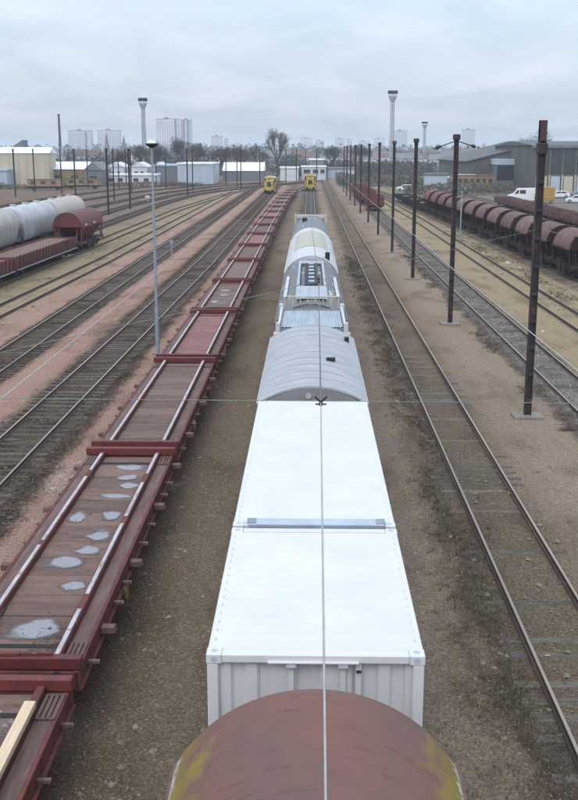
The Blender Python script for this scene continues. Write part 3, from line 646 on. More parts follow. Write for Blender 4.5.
# container wagon and its two white containers
cw = thing('container_wagon', 'dark flat wagon carrying the two white containers', 'flat wagon', (CX,17.25,0))
MB().box(-1.25,1.25,-6.35,6.35,.95,1.18,c=.01).build('deck', M['deck'], cw)
MB().box(-1.2,-1.05,-6.3,6.3,.65,.95).box(1.05,1.2,-6.3,6.3,.65,.95).box(-.15,.15,-6.2,6.2,.5,.95).build('underframe', M['under'], cw)
gear(cw, (-4.3,4.3), 6.4)
def container(label, y0, y1, ztop, door):
    t = thing('shipping_container', label, 'container', (CX,(y0+y1)/2,1.2), group='white containers on the centre train')
    hl = (y1-y0)/2; hw = 1.255; h = ztop-1.2; m = M['white']
    for sx in (-1,1):
        for sy in (-1,1):
            bx(*sorted((sx*hw,sx*(hw-.13))),*sorted((sy*hl,sy*(hl-.13))),.12,h-.12,c=.012).build('corner_post', m, t)
            for z0 in (0,h-.12):
                ca = bx(*sorted((sx*(hw+.008),sx*(hw-.17))),*sorted((sy*(hl+.008),sy*(hl-.18))),z0-.0,z0+.122,c=.01).build('corner_casting', M['castgrey'] if False else m, t)
                MB().cyl((sx*(hw-.085),sy*(hl+.0085),z0+.06),(sx*(hw-.085),sy*(hl+.011),z0+.06),.038,n=14).build('casting_hole', M['whitegrey'], ca)
                if z0 > 0: MB().cyl((sx*(hw-.085),sy*(hl-.09),z0+.1222),(sx*(hw-.085),sy*(hl-.09),z0+.1245),.042,n=14).build('casting_hole', M['whitegrey'], ca)
        bx(*sorted((sx*hw,sx*(hw-.07))),-hl+.18,hl-.18,h-.1,h-.005,c=.01).build('top_rail', m, t)
        bx(*sorted((sx*hw,sx*(hw-.1))),-hl+.18,hl-.18,.0,.14,c=.01).build('bottom_rail', m, t)
        # corrugated side
        L = 2*hl-.26; n = max(4,round(L/.278)); w = L/n; pr = []
        for k in range(n):
            y = -L/2+k*w; pr += [(sx*(hw-.065),y),(sx*(hw-.065),y+w*.26),(sx*(hw-.02),y+w*.5),(sx*(hw-.02),y+w*.76)]
        pr.append((sx*(hw-.065),L/2))
        MB().strip(pr,'z',.12,h-.08).build('side_panel', m, t, fix=False)
    # corrugated roof: pressed transverse ribs
    L = 2*hl-.3; n = round(L/.24); w = L/n; pr = []
    for k in range(n):
        y = -L/2+k*w; pr += [(y,h-.04),(y+w*.2,h-.04),(y+w*.34,h-.004),(y+w*.86,h-.004)]
    pr.append((L/2,h-.04))
    MB().strip(pr,'x',-hw+.06,hw-.06).build('roof_panel', m, t, fix=False)
    for e in (-1,1):
        bx(-hw+.17,hw-.17,*sorted((e*hl,e*(hl-.13))),h-.11,h-.002,c=.012).build('header', m, t)
        bx(-hw+.17,hw-.17,*sorted((e*hl,e*(hl-.1))),.0,.14,c=.01).build('sill', m, t)
        ye = e*(hl-.075)
        # end wall: pressed panels of unequal widths between flat strips
        xs = [-1.125,-.99,-.95,-.84,-.80,-.68,-.64,-.53,-.49,-.24,-.20,.03,.07,.42,.46,.70,.74,.86,.90,1.02,1.05,1.125]
        pr = []
        for i, x in enumerate(xs): pr.append((x, ye - (e*.045 if (i//2) % 2 else 0)))
        MB().strip(pr,'z',.12,h-.1).build('end_panel', m, t, fix=False)
        for x in (-.28,.32,.50):
            bx(x-.035,x+.035,*sorted((e*(hl-.07),e*(hl-.03))),.14,h-.11,c=.008).build('lock_bar', m, t)
        for x in (-.28,.32):
            bx(x-.06,x+.06,*sorted((e*(hl+.001),e*(hl+.03))),h-.16,h-.1,c=.01).build('bar_keeper', M['castgrey'], t)
        # lifted weather strip over the doors
        bx(-.55,.5,*sorted((e*(hl-.02),e*(hl+.04))),h-.098,h-.075,c=.005).build('weather_strip', m, t)
        if e < 0:
            bx(.47,.53,e*(hl+.012),e*(hl+.0005),h-.22,h-.185,c=.004).build('vent_cover', M['black'], t)
    bx(-hw+.1,hw-.1,-hl+.1,hl-.1,.02,.1).build('floor', M['under'], t)
    return t
container('shorter white shipping container at the near end, behind the rust roof', 10.95, 15.08, 4.1, True)
c2 = container('longer white shipping container next to the grey vaulted wagon', 15.2, 23.45, 4.1, True)
h = 2.9; 
MB().box(-1.02,1.08,-4.20,-3.93,h+.002,h+.045,c=.008).build('roof_bar', M['whitegrey'], c2)
MB().box(-1.0,1.06,-4.215,-4.202,h-.03,h+.035).build('bar_edge', M['greyblue'], c2)
for x in (-.97,1.03): bx(x-.07,x+.07,-4.17,-3.96,h+.0455,h+.06,c=.006).build('bar_foot', M['greyblue'], c2)

# grey vaulted wagon
gw = arched_wagon('covered_wagon', 'covered wagon with pale grey ribbed vault roof behind the white containers', 24.25, 33.3, 1.32, 3.84, 4.25, M['greyroof'], M['greygable'], M['greygable'], ribs=11, ribm=M['greyroof'])
MB().cyl((-.1,-4.55,4.02),(-.1,-4.50,4.02),.07,n=14).build('gable_disc', M['beige'], gw)
bx(.38,.62,-1.2,-1.0,4.2,4.28,c=.01).build('roof_vent', M['black'], gw)
bx(1.0,1.14,2.9,3.1,3.95,4.12,c=.01).build('roof_vent', M['black'], gw)
# pale blue topped wagon
bw = thing('box_wagon', 'box wagon with pale blue ribbed top and white side rails', 'wagon', (CX,35.85,0))
HB = 2.2
for s in (-1,1):
    bx(*sorted((s*1.06,s*1.13)),-HB,HB,1.1,4.1,c=.01).build('side_wall', M['whiteroof'], bw)
    bx(*sorted((s*1.05,s*1.14)),-HB,HB,4.1,4.16,c=.015).build('side_rail', M['whiteroof'], bw)
    for e in (-1,1):
        bx(*sorted((s*1.04,s*1.19)),*sorted((e*(HB-.16),e*(HB+.04))),3.3,4.26,c=.02).build('corner_post', M['whiteroof'], bw)
    bx(*sorted((s*1.02,s*1.26)),-HB-.1,-HB+.3,3.72,3.92,c=.02).build('corner_box', M['whiteroof'], bw)
pr = []; n = 18
for k in range(n):
    x = -1.04+k*2.08/n; w = 2.08/n; pr += [(x,4.0),(x+w*.3,4.0),(x+w*.5,4.02),(x+w*.8,4.02)]
pr.append((1.04,4.0))
MB().strip(pr,'y',-HB+.6,HB).build('ribbed_top', M['paleblue'], bw)
bx(-1.04,1.04,-HB,-HB+.6,3.9,3.98,c=.02).build('front_ledge', M['whiteroof'], bw)
for e in (-1,1):
    bx(-1.05,1.05,*sorted((e*HB,e*(HB-.06))),1.1,4.07).build('end_wall', M['greygable'], bw)
MB().box(-1.15,1.15,-HB,HB,.8,1.08).build('underframe', M['under'], bw)
gear(bw, (-1.2,1.2), HB+.05)
# dark roofed hopper with white hatch
dw = arched_wagon('hopper_wagon', 'long wagon with dark grey vault roof and a white framed loading hatch', 38.3, 54.6, 1.36, 3.5, 4.2, M['darkroof'], M['darkroof'], M['greygable'], cat='hopper wagon', axles=(-6.4,-4.6,4.6,6.4))
m = MB()
m.box(-.62,.62,-6.9,-3.2,4.215,4.25).build('hatch_plate', M['paleblue'], dw)
for s in (-1,1):
    bx(*sorted((s*.5,s*.62)),-3.2,5.6,4.16,4.3,c=.02).build('hatch_rail', M['paleblue'], dw)
    bx(*sorted((s*1.02,s*1.16)),-4.0,3.0,3.86,3.9).build('walk_plate', M['whiteroof'], dw)
bx(-.62,.62,5.6,6.4,4.2,4.3,c=.02).build('hatch_end', M['paleblue'], dw)
bx(-.3,.3,-2.9,5.4,4.22,4.27).build('hatch_slot', M['black'], dw)
for k in range(6): bx(-.13,.13,-2.3+k*1.4,-2.3+k*1.4+.5,4.28,4.33,c=.01).build('hatch_rung', M['paleblue'], dw)
for k in range(8):
    x = -1.0+k*2.0/7; MB().cyl((x,-7.75,4.0),(x,-7.75,4.42),.025,n=6).build('railing_post', M['cream'], dw)
MB().cyl((-1.0,-7.75,4.42),(1.0,-7.75,4.42),.03,n=6).build('railing_bar', M['cream'], dw)
# white vaulted wagon with beige top
vw = arched_wagon('hopper_wagon', 'long wagon with white vault roof and beige middle', 55.3, 76.0, 1.42, 3.4, 4.3, M['whiteroof'], M['greyroof'], M['whiteroof'], ribs=4, cat='hopper wagon', axles=(-8.2,-6.4,6.4,8.2))
A = arc(1.25, 3.62, 4.345, 14); B = arc(1.25, 3.59, 4.31, 14)
MB().prism(A+[(p,q) for p,q in reversed(B)],'y',-4.5,6.8).build('cloth_top', M['beige'], vw)
bx(.75,1.0,-9.6,-9.2,3.98,4.4,c=.02).build('roof_lamp', M['black'], vw)
ew = arched_wagon('hopper_wagon', 'grey roofed wagon with cream end posts, last of the centre train', 76.8, 92.5, 1.36, 3.5, 4.2, M['darkroof'], M['greygable'], M['greygable'], ribs=3, ribm=M['greyroof'], cat='hopper wagon', axles=(-6.0,-4.2,4.2,6.0))
for s in (-1,1): bx(*sorted((s*1.22,s*1.42)),7.5,7.75,3.0,4.3,c=.02).build('end_post', M['cream'], ew)
bx(-1.2,1.2,7.45,7.75,3.95,4.25,c=.02).build('end_beam', M['whiteroof'], ew)
bx(-.7,-.3,1.0,2.2,4.12,4.35,c=.02).build('roof_box', M['black'], ew)

# ---- hopper wagons
def hopper(label, L, crest, bodym, roofm, group, name='hopper_wagon', rnd=1.0):
    t = thing(name, label, 'hopper wagon', group=group); hl = L/2; bl = hl-(1.0 if L < 9 else .75)
    hw = 1.42; zs = crest-1.0*rnd
    drum = lambda rr: [(rr*math.sin(a), crest-1.42+rr*math.cos(a)) for a in [R(-88+176*k/20) for k in range(21)]]
    A = drum(hw); zs = A[0][1]
    # roof shell and tapering body
    MB().prism(A+[(p,q) for p,q in reversed(drum(hw-.05))],'y',-bl,bl).build('roof', roofm, t)
    m = MB(); low = 1.25
    prof = [(p*.985,q-.03) for p,q in A]
    n = len(prof); vsx = []
    for y, k in ((-bl+.04,1),(bl-.04,1)):
        vsx += [(p,y,q) for p,q in prof]
    b0 = len(vsx)
    for y, sx in ((-bl*.45,1),(bl*.45,1)): vsx += [(-.75,y,low),(.75,y,low)]
    fs = [tuple(range(n)), tuple(range(2*n-1,n-1,-1)), (0,n,b0+2,b0), (n-1,b0+1,b0+3,2*n-1), (0,b0,b0+1,n-1), (n,2*n-1,b0+3,b0+2), (b0,b0+2,b0+3,b0+1)]
    m.add(vsx, fs).build('hopper_body', bodym, t)
    bodyl = bodym; hwl = abs(A[0][0])
    for s in (-1,1):
        nr = max(4,int(bl/.8)); 
        for k in range(nr):
            y = -bl*.9+k*bl*1.8/(nr-1); yl = y*.5
            MB().add([(s*(hwl+.03),y-.05,zs),(s*(hwl+.03),y+.05,zs),(s*.86,yl+.05,low),(s*.86,yl-.05,low),(s*(hwl-.1),y-.05,zs),(s*(hwl-.1),y+.05,zs),(s*.7,yl+.05,low),(s*.7,yl-.05,low)],
                     [(0,1,2,3),(4,5,6,7),(0,3,7,4),(1,2,6,5),(0,1,5,4),(3,2,6,7)]).build('side_rib', bodym, t)
        bx(*sorted((s*1.1,s*1.22)),-hl,hl,.82,1.08,c=.01).build('sole_bar', M['under'] if bodym is M['hopbrown'] else bodym, t)
        bx(*sorted((s*(hwl-.0),s*(hwl+.07))),-bl,bl,zs-.1,zs+.04,c=.01).build('eave_rail', bodym, t)
        for y in (-bl+.2,0,bl-.2): bx(*sorted((s*1.24,s*1.34)),y-.06,y+.06,1.08,zs+.1,c=.01).build('stanchion', bodym, t)
        for e in (-1,1): bx(*sorted((s*.8,s*1.3)),*sorted((e*bl*.4,e*bl*.1)),.45,1.2).build('discharge_chute', M['under'], t)
    for e in (-1,1):
        bx(-1.25,1.25,*sorted((e*hl,e*(hl-.14))),.8,1.1,c=.01).build('headstock', M['under'], t)
        bx(-1.2,1.2,*sorted((e*(hl-.15),e*(bl*.7))),1.06,1.12).build('end_platform', M['under'], t)
        lad = MB()
        for s in (-1,1): lad.cyl((-.9+s*.2,e*(bl+.12),1.1),(-.9+s*.2,e*(bl+.12),crest-.2),.025,n=5)
        for k in range(7): lad.cyl((-1.1,e*(bl+.12),1.3+k*.35),(-.7,e*(bl+.12),1.3+k*.35),.02,n=5)
        lad.build('ladder', bodym, t)
        MB().cyl((1.0,e*(hl-.1),1.1),(.9,e*(bl-.2),zs-.2),.05,n=6).cyl((-1.0,e*(hl-.1),1.1),(-.9,e*(bl-.2),zs-.2),.05,n=6).build('end_strut', bodym, t)
    bx(-.9,.9,-hl+.1,hl-.1,.85,1.0).build('underframe', M['under'], t)
    gear(t, (-hl+1.6,hl-1.6) if L < 11 else (-hl+1.4,-hl+3.0,hl-3.0,hl-1.4), hl)
    return t
def silo(label, L, m, group):
    t = thing('silo_wagon', label, 'silo wagon', group=group); hl = L/2; R0 = 1.5; zc0 = 3.15
    mb = MB(); n = 36; rings = []
    def ring(yf, rf, zoff=0):
        out = []
        for k in range(n):
            a = 2*math.pi*k/n; zz = math.cos(a); sx = math.sin(a)
            if zz >= 0: x, z = sx*R0, zc0+zz*R0*1.0
            else:       # straight flanks running down to a flat belly
                u = abs(zz)**.55; x = math.copysign(abs(sx)**.35, sx)*(R0-.12*u) if abs(sx) > 1e-6 else 0; z = zc0-u*1.75
            low = min(1, max(0, (zc0-z)/1.75))
            x *= rf; z = 2.9+(z-2.9)*(.35+.65*rf)
            out.append((x, yf*(hl-.3-low*1.0), z))
        return out
    prof = [(-1,.0),(-1,.6),(-.997,.9),(-.985,.99),(-.965,1),(.965,1),(.985,.99),(.997,.9),(1,.6),(1,0)]
    vsx = []
    for yf, rf in prof: vsx += ring(yf, max(rf,.02))
    mb.add(vsx, [(i*n+k,i*n+(k+1)%n,(i+1)*n+(k+1)%n,(i+1)*n+k) for i in range(len(prof)-1) for k in range(n)])
    mb.build('silo_body', m, t, smooth=True)
    for y in (-.62,0,.62):
        MB().cyl((0,y*hl,zc0+R0-.04),(0,y*hl,zc0+R0+.16),.3,n=14).build('top_hatch', m, t)
        MB().cyl((0,y*hl*.8,1.7),(0,y*hl*.8,.75),.55,.2,n=10).build('outlet_cone', M['under'], t)
    for yy in (-.5,.5):
        MB().prism([(p,q) for p,q in [(R0*1.015*math.sin(a*.1),zc0+R0*1.015*math.cos(a*.1)) for a in range(-16,17)]]+[(R0*.99*math.sin(a*.1),zc0+R0*.99*math.cos(a*.1)) for a in range(16,-17,-1)],'y',yy*hl-.05,yy*hl+.05).build('belt', m, t)
    for s in (-1,1): bx(*sorted((s*1.1,s*1.22)),-hl,hl,.82,1.1,c=.01).build('sole_bar', M['under'], t)
    for e in (-1,1):
        bx(-1.25,1.25,*sorted((e*hl,e*(hl-.14))),.8,1.12,c=.01).build('headstock', M['under'], t)
        bx(-1.2,1.2,*sorted((e*(hl-.15),e*(hl-2.2))),1.06,1.12).build('end_platform', M['under'], t)
        for s in (-1,1): MB().cyl((s*1.1,e*(hl-1.0),1.1),(s*1.15,e*(hl-1.2),2.6),.07,n=6).build('saddle_post', M['under'], t)
        lad = MB()
        for s in (-1,1): lad.cyl((-.6+s*.2,e*(hl-.3),1.1),(-.6+s*.2,e*(hl-.2),4.2),.03,n=5)
        for k in range(8): lad.cyl((-.8,e*(hl-.29),1.35+k*.36),(-.4,e*(hl-.29),1.35+k*.36),.022,n=5)
        lad.build('ladder', M['under'], t)
    bx(-.9,.9,-hl+.1,hl-.1,.85,1.0).build('underframe', M['under'], t)
    gear(t, (-hl+1.4,-hl+3.0,hl-3.0,hl-1.4), hl)
    return t
def on_path(P, y):
    for a, b in zip(P, P[1:]):
        if a[1] <= y <= b[1]:
            f = (y-a[1])/(b[1]-a[1]); return a[0]+(b[0]-a[0])*f, math.atan2(-(b[0]-a[0]), b[1]-a[1])
    return P[-1][0], 0
GR = 'brown hopper wagons on the right'
h0 = None
ys = [82.2+7.45*k for k in range(12)]
for k, y in enumerate(ys):
    x, a = on_path(RT, y)
    lab = 'brown round-topped hopper wagon, %s from the right edge in the right row' % ORD[k+1] if k < 9 else 'bright red round-topped hopper wagon, %s beyond the brown hoppers in the right row' % ORD[k-8]
    if k == 0:
        h0 = hopper(lab, 7.1, 3.75, M['hopdark'], M['hopbrown'], GR); h0.location = (x,y,0); h0.rotation_euler.z = a
    elif k < 9: copy_tree(h0, (x,y,0), a, lab)
    elif k == 9:
        hr = hopper(lab, 7.1, 3.75, M['hopdark'], M['hopred'], 'red hopper wagons on the right'); hr.location = (x,y,0); hr.rotation_euler.z = a
    else: copy_tree(hr, (x,y,0), a, lab)

# low-sided wagons
def stake_wagon(label, L, side_h, bodym, group, name='stake_wagon', rail=False, cat='open wagon', load=None):
    t = thing(name, label, cat, group=group); hl = L/2
    bx(-1.3,1.3,-hl,hl,1.05,1.15).build('floor', M['deck'], t)
    for s in (-1,1):
        bx(*sorted((s*1.28,s*1.34)),-hl,hl,1.1,1.15+side_h,c=.01).build('side_board', bodym, t)
        n = int(L/.95)
        for k in range(n+1):
            y = -hl+.08+k*(L-.16)/n
            bx(*sorted((s*1.34,s*1.42)),y-.05,y+.05,.85,1.25+side_h,c=.01).build('stake', bodym, t)
        bx(*sorted((s*1.2,s*1.3)),-hl,hl,.75,1.08,c=.01).build('sole_bar', bodym, t)
        if rail and s > 0: bx(-1.25,1.25,-hl+.1,hl-.1,1.6,1.72,c=.01).build('raised_deck', M['deck'], t)
        if rail:
            MB().cyl((s*1.44,-hl,.86),(s*1.44,hl,.86),.045,n=6).build('side_pipe', M['galv'], t)
    for e in (-1,1):
        bx(-1.27,1.27,*sorted((e*hl,e*(hl-.06))),1.15,1.15+side_h,c=.01).build('end_board', bodym, t)
        bx(-1.25,1.25,*sorted((e*(hl+.02),e*(hl-.14))),.78,1.04,c=.01).build('headstock', M['under'], t)
    MB().box(-.2,.2,-hl+.2,hl-.2,.6,1.05).box(-.9,.9,-1,1,.5,.9).build('underframe', M['under'], t)
    if L > 14: gear(t, (-hl+1.6,-hl+3.4,hl-3.4,hl-1.6), hl)
    else: gear(t, (-hl+2,hl-2), hl)
    return t
PL = [(-24,40),(-22.6,115),(-22,175)]
for k, y in enumerate((68.5,88.2)):
    x, a = on_path(PL, y)
    lab = ['dark red stake-sided flat wagon cut by the left edge', 'dark red stake-sided flat wagon coupled to the red hopper on the left'][k]
    if k == 0:
        sw = stake_wagon(lab, 19, .7, M['maroon'], 'red stake wagons on the left', rail=True); sw.location = (x-.3,y,0); sw.rotation_euler.z = a
    else:
        s2 = copy_tree(sw, (x-.3,y,0), a, lab)
x, a = on_path(PL, 102.5)
lh = hopper('dark red hopper wagon with rolled top at the end of the left stake wagons', 11.0, 3.95, M['hopred'], M['hopred'], None); lh.location = (x-.3,105,0); lh.rotation_euler.z = a
for s in (.3,-1.6): bx(1.43,1.47,s*1.9-.4,s*1.9+.4,2.55,2.8,c=.01).build('white_plate', M['whiteroof'], lh)
# pale silo wagons
for (x,y,mm,lab) in [(-27.75,88.3,'silogrey','grey-white silo wagon with faded lettering panel, nearest in the left pale row'),(-27.7,102.3,'silowhite','bluish white silo wagon in the middle of the left pale row'),
        (-27.6,116.3,'silobeige','beige silo wagon behind the dark red hopper'),(-27.8,74.3,'silogrey','dirty white silo wagon cut by the left edge')]:
    t = silo(lab, 13.6, M[mm], 'pale silo wagons on the left'); t.location = (x,y,0)
    if y == 88.3: bx(1.47,1.515,-1.5,1.5,3.0,3.45).build('lettering_panel', M['silobeige'], t)
# brown low wagons behind the hoppers
PB = [(34.5,90),(34.5,215),(33,250)]
for k, y in enumerate((133,146,159,172,185)):
    x, a = on_path(PB, y)
    lab = 'low brown open wagon behind the brown hoppers, %s from the right' % ORD[k+1]
    if k == 0:
        lb = stake_wagon(lab, 11.6, .55, M['hopbrown'], 'low brown wagons behind the hoppers', name='open_wagon'); lb.location = (x,y,0); lb.rotation_euler.z = a
    else: copy_tree(lb, (x,y,0), a, lab)
# red wagons standing beyond the poles, and dark flats at the far end of the hopper row
rr = stake_wagon('short red open wagon standing behind the pole row', 9, 1.3, M['hopred'], 'red wagons behind the pole row', name='open_wagon'); rr.location = (10.65,176,0)
for k, y in enumerate((197,208,219,230)): copy_tree(rr, (10.62,y,0), 0, 'red open wagon behind the pole row, %s beyond the short red one' % ORD[k+1])
for k, y in enumerate((175,188,201)):
    x, a = on_path(RT, y)
    lab = 'dark empty flat wagon beyond the red hoppers, %s in line' % ORD[k+1]
    if k == 0:
        df = stake_wagon(lab, 12, .35, M['under'], 'dark flat wagons at the right', name='flat_wagon', cat='flat wagon'); df.location = (x,y,0); df.rotation_euler.z = a
    else: copy_tree(df, (x,y,0), a, lab)

# ---- yellow locomotives
def loco(label, x, y, top):
    t = thing('shunting_locomotive', label, 'locomotive', (x,y,0), group='yellow locomotives')
    MB().box(-1.4,1.4,-6,6,.85,1.35,c=.03).build('frame', M['under'], t)
    MB().prism([(-.95,1.35),(.95,1.35),(.95,2.85),(.7,3.15),(-.7,3.15),(-.95,2.85)],'y',-5.6,1.2).build('hood', M['yellow'], t)
    MB().prism([(-1.4,1.35),(1.4,1.35),(1.4,3.4),(-1.4,3.4)],'y',1.2,4.4).build('cab', M['yellow'], t)
    MB().prism(arc(1.5,3.4,3.85,12),'y',1.0,4.6).build('cab_roof', top, t)
    for s in (-1,1):
        bx(*sorted((s*.98,s*1.32)),1.17,1.2,2.45,3.2,c=.005).build('cab_window', M['glass'], t)
        bx(*sorted((s*1.4,s*1.43)),1.6,4.0,2.4,3.2,c=.005).build('cab_window', M['glass'], t)
        MB().cyl((s*.62,-5.62,2.4),(s*.62,-5.7,2.4),.14,n=14).build('headlight', M['lamp'], t)
        MB().cyl((s*1.3,-5.9,1.35),(s*1.3,-5.9,2.3),.03,n=6).cyl((s*1.3,1.1,2.3),(s*1.3,-5.9,2.3),.03,n=6).build('handrail', M['yellow'], t)
        bx(*sorted((s*.955,s*.975)),-4.5,-1,1.7,2.7).build('grille', M['under'], t)
    bx(-.5,.5,-5.63,-5.6,1.7,2.7,c=.005).build('front_grille', M['under'], t)
    bx(-1.35,1.35,-6.12,-6,.8,1.35,c=.02).build('buffer_beam', M['yellow'], t)
    bx(-.2,.2,-3,-2.6,3.15,3.45,c=.02).build('exhaust', M['under'], t)
    gear(t, (-4.2,-2.2,2.2,4.2), 6.1); return t
loco('yellow shunting locomotive with cream cab roof on the track left of the flats', -9.26, 246, M['cream'])
loco('yellow shunting locomotive straight ahead on the centre track', .1, 262, M['yellow'])

# ------------------------------------------------------------------ poles, lamps, wires
def hpole(label, loc, h, group, cap=True, w=.125, name='catenary_pole'):
    t = thing(name, label, 'pole', loc, group=group)
    MB().box(-w,-w+.03,-w,w,0,h).box(w-.03,w,-w,w,0,h).box(-w+.03,w-.03,-.012,.012,0,h).build('mast', M['pole'], t)
    bat = MB()
    z = .6
    while z < h-1: bat.box(-w+.01,w-.01,-w-.006,-w+.012,z,z+.12).box(-w+.01,w-.01,w-.012,w+.006,z,z+.12); z += 1.0
    stuff(bat.build('batten_plates', M['pole'], t))
    if cap:
        bx(-w-.05,w+.05,-w-.05,w+.05,h-1.15,h-.75,c=.03).build('collar', M['pole'], t)
        bx(-w+.0,w-.0,-w-.012,w+.012,h-.7,h+.02,c=.01).build('head_plate', M['polecap'], t)
    else:
        MB().box(-w-.07,w+.07,-w-.07,w+.07,h-.32,h,c=.05).build('cap', M['pole'], t)
    b = bx(-.55,.55,-.42,.42,-.1,.1,c=.03).build('plinth', M['concrete'], t)
    return t
for k in range(11):
    lab = 'dark rusty catenary pole, %s from the camera in the right row' % ORD[k+1]
    y = 38+21.4*k
    if k == 0: p0 = hpole(lab, (8.2,y,0), 10.75, 'dark poles of the right row')
    elif k == 1: p1 = hpole(lab, (8.1,y,0), 10.6, 'dark poles of the right row', cap=False)
    else: copy_tree(p1, (8.0+random.uniform(-.06,.06),y,0), random.uniform(-.05,.05), lab)
# bracket arms with insulators on the second pole
m = MB().cyl((-.15,0,10.2),(-1.3,-.3,9.8),.03,n=6).cyl((-.9,-.2,9.94),(-1.15,-.27,9.85),.09,n=8).cyl((.15,0,10.2),(1.2,-.3,9.85),.03,n=6).cyl((.8,-.2,9.98),(1.0,-.25,9.92),.09,n=8)
m.build('bracket_arm', M['pole'], p1)
LP = [(-64.1,246,'dark pole in front of the cream warehouse, near its middle'),(-55.2,235,'dark pole at the right end of the cream warehouse'),(-46.9,211.3,'tall dark pole in front of the white-roofed shed'),
      (-30.6,160,'dark pole standing right of the left red hopper wagon'),(-55.6,265,'dark pole right of the grey gable shed'),(-47.8,265,'dark pole in front of the first white gabled house'),
      (-30.0,176,'dark pole between the first and second gabled houses'),(-36.0,265,'dark pole right of the third gabled house'),(-26.8,232,'dark pole left of the pale blue hall'),
      (-23.7,300,'dark pole at the left end of the long white hall'),(-19.7,287,'dark pole in front of the long white hall'),(-13.5,287,'dark pole left of the big bare tree'),
      (-10.3,330,'dark pole in front of the big bare tree'),(-4.3,340,'dark pole between the two yellow locomotives'),(2.2,345,'dark pole behind the centre locomotive'),(-72,225,'dark pole at the left end of the cream warehouse'),(-62,222,'dark pole between the cream warehouse and the yellow wagons'),
      (-40.5,240,'dark pole in front of the third gabled house'),(-43.5,300,'dark pole behind the low white hall right end'),(-38,205,'dark pole left of the lamp post, nearer than the houses'),(-33,285,'dark pole in front of the pale blue hall'),(-28.5,258,'dark pole before the right corner of the pale blue hall'),
      (-17,262,'dark pole before the right half of the long white hall'),(-7.2,318,'dark pole right of the left locomotive'),(-1.5,372,'far dark pole left of the upper white cabin'),(5.6,352,'dark pole right of the white building'),(-24.5,345,'far dark pole behind the long white hall'),(-52,300,'dark pole between the first two gabled houses'),(-68,300,'dark pole beside the white-roofed ochre shed')]
pl = None
for k, (x,y,lab) in enumerate(LP):
    if pl is None: pl = hpole(lab, (x,y,0), 10.0, 'dark poles across the left yard', cap=False, w=.12)
    else: copy_tree(pl, (x,y,0), random.uniform(-.2,.2), lab)
# thin chimney-like mast beside the towers
tag(MB().cyl((0,0,0),(0,0,30),.95,.6,n=10).cyl((0,0,30),(0,0,30.6),.8,n=10).build('chimney_mast', M['pole'], loc=(-150,640,0)), 'tall thin dark mast beside the left apartment blocks', 'mast')
# lamp post
lp = thing('lamp_post', 'tall pale grey lamp post with round head beside the pink flat wagon', 'lamp post', (-7.43,50.1,0))
MB().cyl((0,0,0),(0,0,2.2),.10,.095,n=12).cyl((0,0,2.2),(0,0,9.9),.08,.05,n=12).build('post', M['galv'], lp, smooth=False)
MB().cyl((0,0,9.85),(0,0,10.0),.1,.30,n=16).cyl((0,0,10.0),(0,0,10.06),.30,.27,n=16).build('lamp_housing', M['under'], lp)
MB().cyl((0,0,10.061),(0,0,10.2),.24,.1,n=16).build('lamp_dome', M['lamp'], lp)
bx(-.25,.25,-.25,.25,-.05,.08,c=.02).build('plinth', M['concrete'], lp)
# thin grey posts
tag(MB().cyl((0,0,0),(0,0,5.3),.09,.07,n=8).cyl((0,0,5.3),(0,0,5.42),.11,n=8).box(-.16,.16,-.12,.12,4.3,4.6).build('signal_post', M['galv'], loc=(16.4,114.6,0)), 'thin pale grey post in the sandy strip beside the second dark pole', 'post')
tag(MB().cyl((0,0,0),(0,0,1.35),.07,n=8).box(-.16,.16,-.06,.06,1.2,1.55).build('marker_post', M['galv'], loc=(-12.9,97.7,0)), 'short pale marker post between the two dark ballast tracks', 'post')
tag(MB().cyl((0,0,0),(0,0,.6),.1,n=8).box(-.45,.45,-.3,.3,.6,1.1,c=.05).build('relay_box', M['whiteroof'], loc=(-31.5,205,0)), 'small white box beside the far left tracks', 'box')

random.seed(77)
for k,(x,y,w,lab) in enumerate([(17.6,93,.5,'white litter on the sand beside the brown hoppers'),(17.9,89,.3,'small white scrap beside the litter near the brown hoppers'),(12.9,57,.22,'pale stone on the sandy strip right of the first dark pole')]):
    q = MB(); n_ = 9; top = [(x_*.5,y_*.5,.16*w) for x_,y_ in [(w*.5*math.cos(i*6.283/n_),w*.4*math.sin(i*6.283/n_)) for i in range(n_)]]
    base = [(w*.5*random.uniform(.7,1.2)*math.cos(i*6.283/n_),w*.4*random.uniform(.7,1.2)*math.sin(i*6.283/n_),.003) for i in range(n_)]
    q.add(base+[(a,b,c*random.uniform(.5,2.2)) for a,b,c in top],[(i,(i+1)%n_,n_+(i+1)%n_,n_+i) for i in range(n_)]+[tuple(range(n_,2*n_))])
    tag(q.build('litter', M['whiteroof'], loc=(x,y,0)), lab, 'litter')
def wire(name, pts, r, m, label, cat='wire'):
    mb = MB()
    for a, b in zip(pts, pts[1:]): mb.cyl(a, b, r, n=6, caps=False)
    return tag(mb.build(name, m, smooth=True), label, cat)
wire('contact_wire', [(.107,-25,5.66),(.107,4,5.66),(.2,16.85,5.66)], .0105, M['wire'], 'pale overhead wire above the rust roof and the white containers')
wire('contact_wire', [(.2,16.85,5.66)]+[(.2+.14*k/6,16.85+k*21.15/6,5.66-.62*k/6) for k in range(1,7)]+[(.16,60,5.2),(.1,81,5.3),(.1,300,5.3)], .0145, M['wiredark'], 'dark overhead wire above the centre train beyond the V-shaped clamp')
wire('contact_wire', [(5.25,-25,5.65),(5.15,38,5.6),(5.25,59,5.62),(5.1,80,5.6),(5.1,250,5.6)], .013, M['wire'], 'pale overhead wire above the right hand track')
wire('contact_wire', [(-5.2,-25,5.68),(-5.2,38,5.65),(-5.3,59,5.65),(-5.2,102,5.6),(-5.0,230,5.6)], .013, M['wire'], 'pale overhead wire above the row of red flat wagons')
